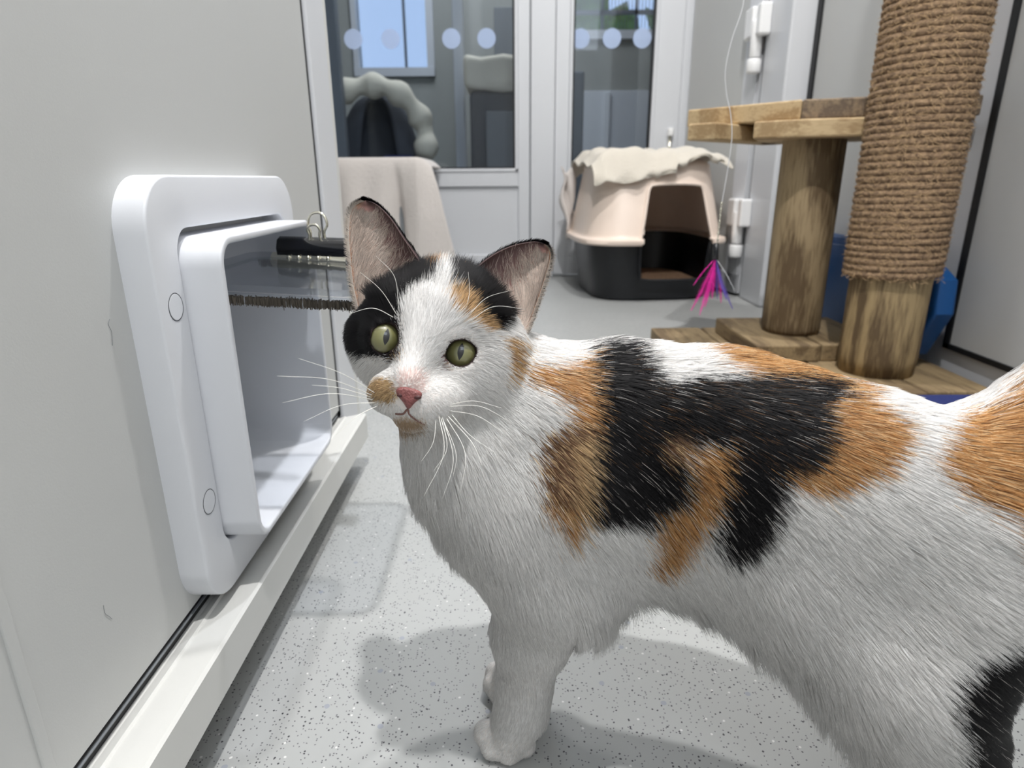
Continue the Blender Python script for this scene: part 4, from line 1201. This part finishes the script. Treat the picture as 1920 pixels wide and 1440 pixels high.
def coatmat(name, hair):
    m, nt, b = newmat(name); at = nt.nodes.new('ShaderNodeAttribute'); at.attribute_name = 'coat'
    nt.links.new(at.outputs['Color'], b.inputs['Base Color']); b.inputs['Roughness'].default_value = .75
    b.inputs['Specular IOR Level'].default_value = .25
    if hair:
        a2 = nt.nodes.new('ShaderNodeAttribute'); a2.attribute_name = 'skin_normal'
        nt.links.new(a2.outputs['Vector'], b.inputs['Normal'])
        b.inputs['Roughness'].default_value = .55
        tr = nt.nodes.new('ShaderNodeBsdfTranslucent'); nt.links.new(at.outputs['Color'], tr.inputs['Color'])
        ms = nt.nodes.new('ShaderNodeMixShader'); ms.inputs[0].default_value = .18
        out = [n for n in nt.nodes if n.type == 'OUTPUT_MATERIAL'][0]
        nt.links.new(b.outputs[0], ms.inputs[1]); nt.links.new(tr.outputs[0], ms.inputs[2]); nt.links.new(ms.outputs[0], out.inputs[0])
    return m
me.materials.append(coatmat('cat_skin', False))

# ---- hair
NF = len(CQ)
A_, B_, C_, D_ = (CV[CQ[:, i]] for i in range(4))
fn = np.cross(C_ - A_, D_ - B_); area_ = np.linalg.norm(fn, axis=1) * .5; fn /= (2 * area_[:, None] + 1e-12)
vn = np.zeros_like(CV)
for i in range(4): np.add.at(vn, CQ[:, i], fn * area_[:, None])
vn /= np.linalg.norm(vn, axis=1)[:, None] + 1e-12
if ((vn * (CV - CV.mean(0))).sum(1)).mean() < 0:
    vn = -vn; fn = -fn
    for p_ in (): pass
fc = (A_ + B_ + C_ + D_) / 4
hdF = ishead(fc)
dens = np.where(hdF, 3.0, 1.25) * 1e6
dens = np.where(fc[:, 2] < .06, 2.0e6, dens)
facing = (fn * (CAM - fc)).sum(1)
dens = np.where(facing < -.08, dens * .45, dens)
dens = np.where(fc[:, 2] < .004, 0, dens)
ex_n = rng.poisson(area_ * dens * HAIR_K)
fi = np.repeat(np.arange(NF), ex_n); N = len(fi)
a = rng.random(N)[:, None]; b_ = rng.random(N)[:, None]
R0 = (A_[fi] * (1 - a) + B_[fi] * a) * (1 - b_) + (D_[fi] * (1 - a) + C_[fi] * a) * b_
Nn = (vn[CQ[fi, 0]] * (1 - a) + vn[CQ[fi, 1]] * a) * (1 - b_) + (vn[CQ[fi, 3]] * (1 - a) + vn[CQ[fi, 2]] * a) * b_
Nn /= np.linalg.norm(Nn, axis=1)[:, None] + 1e-12
hd = ishead(R0)
# length in mm by region
Lh = np.full(N, 10.5)
u, v = uvof(R0)
belly = np.clip((R0[:, 2] * -1 + .172) / .04, 0, 1) * (u > 1080) * (u < 1640)
Lh += 11 * belly * np.clip(-Nn[:, 2] + .3, 0, 1)
chest = np.clip(1 - np.linalg.norm(R0 - P(860, 960, .39), axis=1) / .06, 0, 1); Lh += 6 * chest
legs = (R0[:, 2] < .10) & (u < 1120); Lh = np.where(legs, 6.5, Lh)
Lh = np.where((R0[:, 2] < .13) & (R0[:, 2] >= .10) & (u < 1120), 10, Lh)
Lh = np.where((R0[:, 2] < .028), 2.2, Lh)
rump = (u > 1840) & (v < 1000); Lh = np.where(rump, 19, Lh)
dn_nose = np.linalg.norm(R0 - P(766, 745, .325), axis=1)
Lhead = np.clip(1.8 + (dn_nose - .012) * 170, 1.6, 8.5)
Lh = np.where(hd, Lhead, Lh)
keep = np.ones(N, bool)
for ie, (c, R, a_e, b_e, vd, fr) in enumerate(EYE):
    ex, ey = eyeframe(ie, vd)
    q = R0 - fr; de = np.abs(q @ ey) / (b_e + .0005) + np.abs((q @ ex) / (a_e + .0005)) ** 2.4
    near = (q @ vd < .02); keep &= ~((de < 1.0) & near); Lh = np.where((de < 1.9) & near & hd, 1.2 + 2.2 * np.clip(de - 1, 0, 1), Lh)
keep &= ~((np.linalg.norm(R0 - P(766, 744, .327), axis=1) < .0066))
for V, VN, Vb, NS, NT in ear_data:                  # none inside the ear cups
    base = V[:(NS + 1) * 3].mean(0); keep &= ~(np.linalg.norm(R0 - (base - fwd * .006), axis=1) < .0105)
belly = belly[keep]; chest0 = chest[keep]; Nn0 = Nn[keep]
R0, Nn, Lh, hd, u, v = R0[keep], Nn[keep], Lh[keep], hd[keep], u[keep], v[keep]; N = len(R0)
Lh = Lh / 1000 * rng.uniform(.7, 1.15, N)
col, pid = coat(R0, 13.0)
D0 = lie(R0)
D0 += rng.normal(0, .10, (N, 3))
D0 += .13 * np.stack([lownoise(R0, 160, .3), lownoise(R0, 190, 1.9), lownoise(R0, 150, 4.1)], 1)
D0 -= Nn * (D0 * Nn).sum(1)[:, None]; D0 /= np.linalg.norm(D0, axis=1)[:, None] + 1e-9
lift = np.where(hd, .30, .33) + .10 * lownoise(R0, 210, 2.2) + rng.normal(0, .08, N)
crw = np.clip((610 - v) / 90, 0, 1) * hd * np.clip((u - 700) / 60, 0, 1) * np.clip((985 - u) / 40, 0, 1)
lift = lift + .6 * crw; Lh = Lh * (1 + crw * rng.uniform(-.1, .6, N))
tuft = hd & ((np.linalg.norm(R0 - P(742, 548, .356), axis=1) < .015) | (np.linalg.norm(R0 - P(905, 570, .364), axis=1) < .015) | (np.linalg.norm(R0 - P(790, 515, .370), axis=1) < .010))
lift = np.where(tuft, .8 + rng.normal(0, .15, N), lift); Lh = np.where(tuft, rng.uniform(.006, .013, N), Lh)
bl_ = (belly * np.clip(-Nn0[:, 2] + .3, 0, 1)); lift = lift + .45 * bl_ + .5 * chest0; Lh = Lh * (1 + .25 * bl_)
lift = np.clip(lift, .06, 1.1)
# coat colour: mixed hairs
bright = rng.uniform(.86, 1.06, N)
isb = (col.sum(1) < 100)
wild = isb & (rng.random(N) < .012) & ~hd
col[wild] = (205, 200, 195); Lh[wild] *= 1.25
mixo = (~isb) & (col[:, 2] < 140) & (rng.random(N) < .16); col[mixo] = (98, 66, 42)
mixo = (~isb) & (col[:, 2] < 140) & (rng.random(N) < .18); col[mixo] = (236, 204, 158)
mb = isb & (rng.random(N) < .05) & (u > 1180) & (v < 870); col[mb] = (120, 88, 58)
col *= bright[:, None]
NPT = 5
T = np.linspace(0, 1, NPT)
# clumps
nc = max(50, N // 22); ci = rng.choice(N, nc, replace=False)
kd = kdtree.KDTree(nc)
for i, k in enumerate(ci): kd.insert(R0[k], i)
kd.balance()
own = np.array([ci[kd.find(r)[1]] for r in R0])
def strand(R0, D0, Nn, Lh, lift):
    n = len(R0); pts = np.zeros((n, NPT, 3)); pts[:, 0] = R0; p = R0.copy()
    for j in range(1, NPT):
        lf = lift * (1.15 - np.where(lift > .7, .35, .9) * T[j])
        d = D0 * np.cos(lf)[:, None] + Nn * np.sin(lf)[:, None]; d[:, 2] -= .10 * T[j]
        d /= np.linalg.norm(d, axis=1)[:, None]
        p = p + d * (Lh / (NPT - 1))[:, None]; pts[:, j] = p
    return pts
pts = strand(R0, D0, Nn, Lh, lift)
cp = strand(R0[own], D0[own], Nn[own], Lh, lift[own])
ck = np.where(hd, .25, .42)[:, None, None] * (T ** 1.4)[None, :, None]
pts = pts * (1 - ck) + cp * ck
dirs = [(pts, col, np.repeat(Nn[:, None], 1, 1)[:, 0], np.where(hd, .000070, .000090))]
# ear hair
for e_, (V, VN, Vb, NS, NT) in enumerate(ear_data):
    n = int(9000 * HAIR_K)
    jj = rng.uniform(0, NT - .02, n); ii = rng.uniform(0, NS - .01, n); j0 = jj.astype(int); i0 = ii.astype(int); fj = (jj - j0)[:, None]; fi_ = (ii - i0)[:, None]
    def samp(W): 
        g = lambda a, b: W[b * (NS + 1) + a]
        return (g(i0, j0) * (1 - fi_) + g(i0 + 1, j0) * fi_) * (1 - fj) + (g(i0, j0 + 1) * (1 - fi_) + g(i0 + 1, j0 + 1) * fi_) * fj
    base = samp(Vb); nn = -samp(VN); nn /= np.linalg.norm(nn, axis=1)[:, None]
    up_ = unit(V[-1] - V[NS // 2])
    d = up_ + rng.normal(0, .12, (n, 3)); d -= nn * (d * nn).sum(1)[:, None]; d /= np.linalg.norm(d, axis=1)[:, None]
    pe = strand(base, d, nn, rng.uniform(.002, .0042, n), np.full(n, .25))
    ce = np.tile(np.array([24, 21, 23.]), (n, 1)) * rng.uniform(.8, 1.3, n)[:, None]
    dirs.append((pe, ce, nn, np.full(n, .00009)))
    # inner down: long pale hairs sweeping from the outer edge across the cup, short dark ones near the crown edge
    n = int(2600 * HAIR_K)
    so_ = rng.beta(1.0, 2.6, n); sd = so_ if e_ == 0 else 1 - so_
    jj = rng.uniform(0, NT * .86, n); ii = np.clip(sd * NS, 0, NS - .01); j0 = jj.astype(int); i0 = ii.astype(int); fj = (jj - j0)[:, None]; fi_ = (ii - i0)[:, None]
    base = samp(V); nn = samp(VN); nn /= np.linalg.norm(nn, axis=1)[:, None]
    acr = unit(V[(NT // 3) * (NS + 1) + NS] - V[(NT // 3) * (NS + 1)]) * (1 if e_ == 0 else -1)
    d = acr + .55 * up_ + rng.normal(0, .18, (n, 3)) + .3 * np.sin(jj * 1.4)[:, None] * up_; d -= nn * (d * nn).sum(1)[:, None]; d /= np.linalg.norm(d, axis=1)[:, None]
    pe = strand(base, d, nn, rng.uniform(.006, .015, n) * (1.1 - .7 * jj / NT), np.full(n, .38))
    ce = np.tile(np.array([238, 222, 210.]), (n, 1)) * rng.uniform(.75, 1.08, n)[:, None]
    dirs.append((pe, ce, nn, np.full(n, .00007)))
    # pale fringe on the outer rim
    n = int(700 * HAIR_K); jj = rng.uniform(0, NT - .02, n); ii = np.full(n, 0.01 if e_ == 0 else NS - .02); j0 = jj.astype(int); i0 = ii.astype(int); fj = (jj - j0)[:, None]; fi_ = (ii - i0)[:, None]
    base = samp(V); nn = samp(VN); d = -acr * .8 + up_ * .8 + rng.normal(0, .15, (n, 3)); d /= np.linalg.norm(d, axis=1)[:, None]
    pe = strand(base, d, nn, rng.uniform(.002, .0045, n), np.full(n, .1))
    dirs.append((pe, np.tile(np.array([232, 222, 212.]), (n, 1)), nn, np.full(n, .00007)))
PT = np.concatenate([d[0] for d in dirs]); CT = np.concatenate([d[1] for d in dirs]) / 255; NT_ = np.concatenate([d[2] for d in dirs]); RT = np.concatenate([d[3] for d in dirs])
CT = np.clip(CT, 0, 1); CT = np.where(CT <= .04045, CT / 12.92, ((CT + .055) / 1.055) ** 2.4)
PT[..., 2] = np.maximum(PT[..., 2], .0006)
hc = bpy.data.hair_curves.new('fur'); n = len(PT); hc.add_curves([NPT] * n)
hc.attributes['position'].data.foreach_set('vector', PT.astype(np.float32).ravel()) if 'position' in hc.attributes else None
ra = hc.attributes.get('radius') or hc.attributes.new('radius', 'FLOAT', 'POINT')
prof_r = np.array([1.0, 1.0, .85, .55, .12])
ra.data.foreach_set('value', (RT[:, None] * prof_r[None]).astype(np.float32).ravel())
ca_ = hc.attributes.new('coat', 'FLOAT_COLOR', 'CURVE'); ca_.data.foreach_set('color', np.hstack([CT, np.ones((n, 1))]).astype(np.float32).ravel())
na_ = hc.attributes.new('skin_normal', 'FLOAT_VECTOR', 'CURVE'); na_.data.foreach_set('vector', NT_.astype(np.float32).ravel())
hc.materials.append(coatmat('cat_fur', True))
fur = bpy.data.objects.new('fur', hc); COL.objects.link(fur); fur.parent = cat
print('hairs', n, 'verts', len(allV))

# ---- eyes
def eyemat():
    m, nt, b = newmat('cat_eye')
    tc = nt.nodes.new('ShaderNodeTexCoord'); sep = nt.nodes.new('ShaderNodeSeparateXYZ'); nt.links.new(tc.outputs['Object'], sep.inputs[0])
    def math_(op, a, b_=None, c=None):
        n = nt.nodes.new('ShaderNodeMath'); n.operation = op
        for i, x in enumerate((a, b_, c)):
            if x is None: continue
            if isinstance(x, (int, float)): n.inputs[i].default_value = x
            else: nt.links.new(x, n.inputs[i])
        return n.outputs[0]
    X, Y = sep.outputs[0], sep.outputs[1]          # eye local: z looks out, unit radius 1
    rr = math_('SQRT', math_('ADD', math_('MULTIPLY', X, X), math_('MULTIPLY', Y, Y)))
    cr = nt.nodes.new('ShaderNodeValToRGB'); e = cr.color_ramp.elements
    e[0].position = 0.0; e[0].color = (*lin((136, 138, 104)), 1); e[1].position = .45; e[1].color = (*lin((122, 120, 76)), 1)
    for p, c in ((.68, (112, 110, 72)), (.82, (78, 76, 52)), (.88, (22, 18, 18))):
        q = e.new(p); q.color = (*lin(c), 1)
    nz = nt.nodes.new('ShaderNodeTexNoise'); nz.inputs['Scale'].default_value = 6; nz.inputs['Detail'].default_value = 5
    nt.links.new(tc.outputs['Object'], nz.inputs['Vector'])
    nt.links.new(math_('ADD', rr, math_('MULTIPLY', math_('SUBTRACT', nz.outputs['Fac'], .5), .12)), cr.inputs['Fac'])
    # slit pupil: |x| < w*(1-(y/h)^2)
    py = math_('DIVIDE', math_('SUBTRACT', Y, .08), .46); w_ = math_('MULTIPLY', math_('SUBTRACT', 1.0, math_('MULTIPLY', py, py)), .165)
    slit = math_('LESS_THAN', math_('ABSOLUTE', X), w_)
    mx = nt.nodes.new('ShaderNodeMix'); mx.data_type = 'RGBA'; nt.links.new(slit, mx.inputs[0]); nt.links.new(cr.outputs['Color'], mx.inputs[6]); mx.inputs[7].default_value = (.004, .004, .006, 1)
    nt.links.new(mx.outputs[2], b.inputs['Base Color']); b.inputs['Roughness'].default_value = .35
    b.inputs['Coat Weight'].default_value = 1.0; b.inputs['Coat Roughness'].default_value = .02
    return m
EM = eyemat()
for i, (c, R, a_e, b_e, vd, fr) in enumerate(EYE):
    bm = bmesh.new(); bmesh.ops.create_uvsphere(bm, u_segments=48, v_segments=32, radius=1.0)
    o = obj('eye', bm, EM, None, True)
    look = unit(CAM + np.array([.0, 0, .0]) - c); look = unit(look + (EX * .06 if i == 0 else EX * -.02) + EY * .0)
    z = look; x = unit(EX - z * (EX @ z)); y = np.cross(z, x)
    Mx = Matrix(((x[0] * R, y[0] * R, z[0] * R, c[0]), (x[1] * R, y[1] * R, z[1] * R, c[1]), (x[2] * R, y[2] * R, z[2] * R, c[2]), (0, 0, 0, 1)))
    o.parent = cat; o.matrix_world = Mx
from mathutils.bvhtree import BVHTree
bvh = BVHTree.FromPolygons([tuple(p) for p in CV], [tuple(int(z) for z in q) for q in CQ])
def sdep(px, py, lift=0.0):
    d = dirv(px, py); h = bvh.ray_cast(Vector(CAM), Vector(d).normalized())
    if h[0] is None: return .33
    return float((np.array(h[0]) - CAM) @ fwd) - lift
# ---- nose leather
nl = [(740, 730), (752, 724), (768, 726), (784, 731), (794, 738), (788, 748), (776, 756), (769, 767), (762, 766), (757, 754), (746, 744)]
bm = bmesh.new(); rings = []; dC = sdep(767, 740)
for sc, dz in ((1.06, .0030), (1.0, -.0008), (.86, -.0019), (.55, -.0024), (.25, -.0024)):
    rings.append([bm.verts.new(P(767 + (x - 767) * sc, 742 + (y - 742) * sc, dC * .6 + sdep(767 + (x - 767) * sc, 742 + (y - 742) * sc) * .4 + dz)) for x, y in nl])
for r_a, r_b in zip(rings[:-1], rings[1:]):
    for i in range(len(nl)): bm.faces.new((r_a[i], r_a[(i + 1) % len(nl)], r_b[(i + 1) % len(nl)], r_b[i]))
bm.faces.new(rings[-1])
nm = plain('nose_leather', (130, 76, 74), .45, bump=.5, bscale=900, var=.15, vscale=300)
o = obj('nose', bm, nm, cat, True); md = o.modifiers.new('s', 'SUBSURF'); md.levels = 2; md.render_levels = 2
for (x, y) in ((751, 741), (783, 745)):
    bm = bmesh.new(); bmesh.ops.create_uvsphere(bm, u_segments=16, v_segments=10, radius=.0015, matrix=Matrix.Translation(Vector([float(q) for q in P(x, y, sdep(x, y, .0018))])) @ Matrix.Diagonal((1.3, .8, .75, 1)))
    obj('nostril', bm, plain('nostril_dark', (70, 34, 34), .6), o, True)
mm_ = plain('lip_dark', (120, 84, 76), .6)
tube('mouth', catmull([P(x, y, sdep(x, y, .0002)) for x, y in ((742, 776), (756, 776), (764, 768), (768, 777), (780, 787), (797, 796))], 6), .0006, mm_, cat, 6)
# ---- whiskers
wm = plain('whisker', (244, 242, 236), .3)
WK = [
 [(705, 738, .3305), (640, 700, .31), (560, 672, .30)], [(700, 742, .3305), (620, 712, .305), (520, 705, .29)], [(703, 750, .3305), (620, 738, .31), (530, 755, .30)],
 [(700, 746, .3305), (640, 728, .315), (585, 722, .305)], [(706, 755, .3305), (640, 760, .315), (570, 790, .305)], [(710, 760, .331), (670, 780, .32), (630, 815, .315)],
 [(822, 775, .3265), (832, 850, .318), (795, 930, .312)], [(828, 778, .3270), (850, 860, .318), (830, 935, .315)], [(835, 780, .328), (872, 850, .318), (862, 930, .315)],
 [(838, 778, .328), (885, 830, .315), (905, 875, .31)], [(842, 770, .329), (895, 780, .315), (945, 812, .31)], [(840, 762, .329), (900, 762, .318), (955, 790, .315)],
 [(845, 758, .330), (890, 752, .32), (940, 765, .318)], [(826, 780, .327), (838, 840, .32), (812, 885, .318)], [(830, 785, .328), (855, 850, .322), (848, 900, .32)],
 [(818, 782, .327), (812, 830, .322), (790, 865, .32)], [(845, 775, .330), (880, 815, .322), (930, 850, .318)],
 [(748, 588, .3465), (740, 520, .335), (705, 480, .33)], [(745, 592, .3465), (715, 545, .335), (675, 510, .33)], [(742, 597, .3465), (700, 578, .335), (655, 588, .332)],
 [(872, 600, .3485), (910, 560, .34), (955, 545, .338)], [(868, 598, .3485), (880, 550, .342), (878, 510, .34)], [(878, 605, .3485), (925, 575, .34), (985, 580, .338)],
]
for w_ in WK:
    pts_ = catmull([P(w_[0][0], w_[0][1], sdep(w_[0][0], w_[0][1], -.001))] + [P(*q) for q in w_[1:]], 10)
    tube('whisker', pts_, np.linspace(.00021, .00006, len(pts_)), wm, cat, 5)


# ================================================================ LIGHTS
def area(name, loc, size, power, color=(1, .985, .972), rot=(0, 0, 0), sy=None):
    l = bpy.data.lights.new(name, 'AREA'); l.energy = power; l.size = size; l.color = color
    if sy: l.shape = 'RECTANGLE'; l.size_y = sy
    o = bpy.data.objects.new(name, l); COL.objects.link(o); o.location = loc; o.rotation_euler = rot
    return o
def ceiling_lamp(x, y, s, power, label):
    o = empty('ceiling_light', (x, y, 2.45))
    bm = bmesh.new(); ringprism(bm, rrect(x - s / 2 - .02, x + s / 2 + .02, y - s / 2 - .02, y + s / 2 + .02, .02), rrect(x - s / 2, x + s / 2, y - s / 2, y + s / 2, .01), 2.435, 2.449, axis='x')
    bm.free()
    bm = bmesh.new(); box(bm, x - s / 2 - .02, x + s / 2 + .02, y - s / 2 - .02, y + s / 2 + .02, 2.436, 2.449, bev=.003)
    obj('housing', bm, M['lampwhite'], o)
    tag(o, label, 'ceiling light', 'ceiling lights')
    area('lamp', (x, y, 2.43), s, power).parent = None
ceiling_lamp(0.40, 1.12, .08, 30, 'square ceiling light above the cat tree side')
ceiling_lamp(0.10, 0.01, .06, 46, 'square ceiling light above the pod entrance')
ceiling_lamp(0.0, 1.72, .3, 11, 'square ceiling light near the back doors')
area('front_fill', (0.5, -1.3, 1.9), .8, 8, (.82, .90, 1.0), (math.radians(62), 0, 0))  # unseen fill light added behind the camera to brighten the cat's near side
area('back_room', (-0.3, 3.7, 2.4), .8, 34, (.97, .98, 1.0))
w = bpy.data.worlds.new('sky'); SC.world = w; w.use_nodes = True
bg = w.node_tree.nodes['Background']; bg.inputs['Color'].default_value = (.62, .76, 1.0, 1); bg.inputs['Strength'].default_value = 1.3

SC.view_settings.view_transform = 'Standard'; SC.view_settings.look = 'None'; SC.view_settings.gamma = 1
SC.view_settings.exposure = -0.13; SC.view_settings.use_curve_mapping = False
SC.cycles.use_adaptive_sampling = True; SC.cycles.adaptive_threshold = 0.03
SC.cycles.use_denoising = True
try: SC.cycles.denoiser = 'OPENIMAGEDENOISE'
except Exception: pass
SC.cycles.max_bounces = 8; SC.cycles.diffuse_bounces = 5; SC.cycles.glossy_bounces = 4; SC.cycles.transparent_max_bounces = 12
SC.cycles.sample_clamp_indirect = 8
SC.cycles.caustics_reflective = False; SC.cycles.caustics_refractive = False
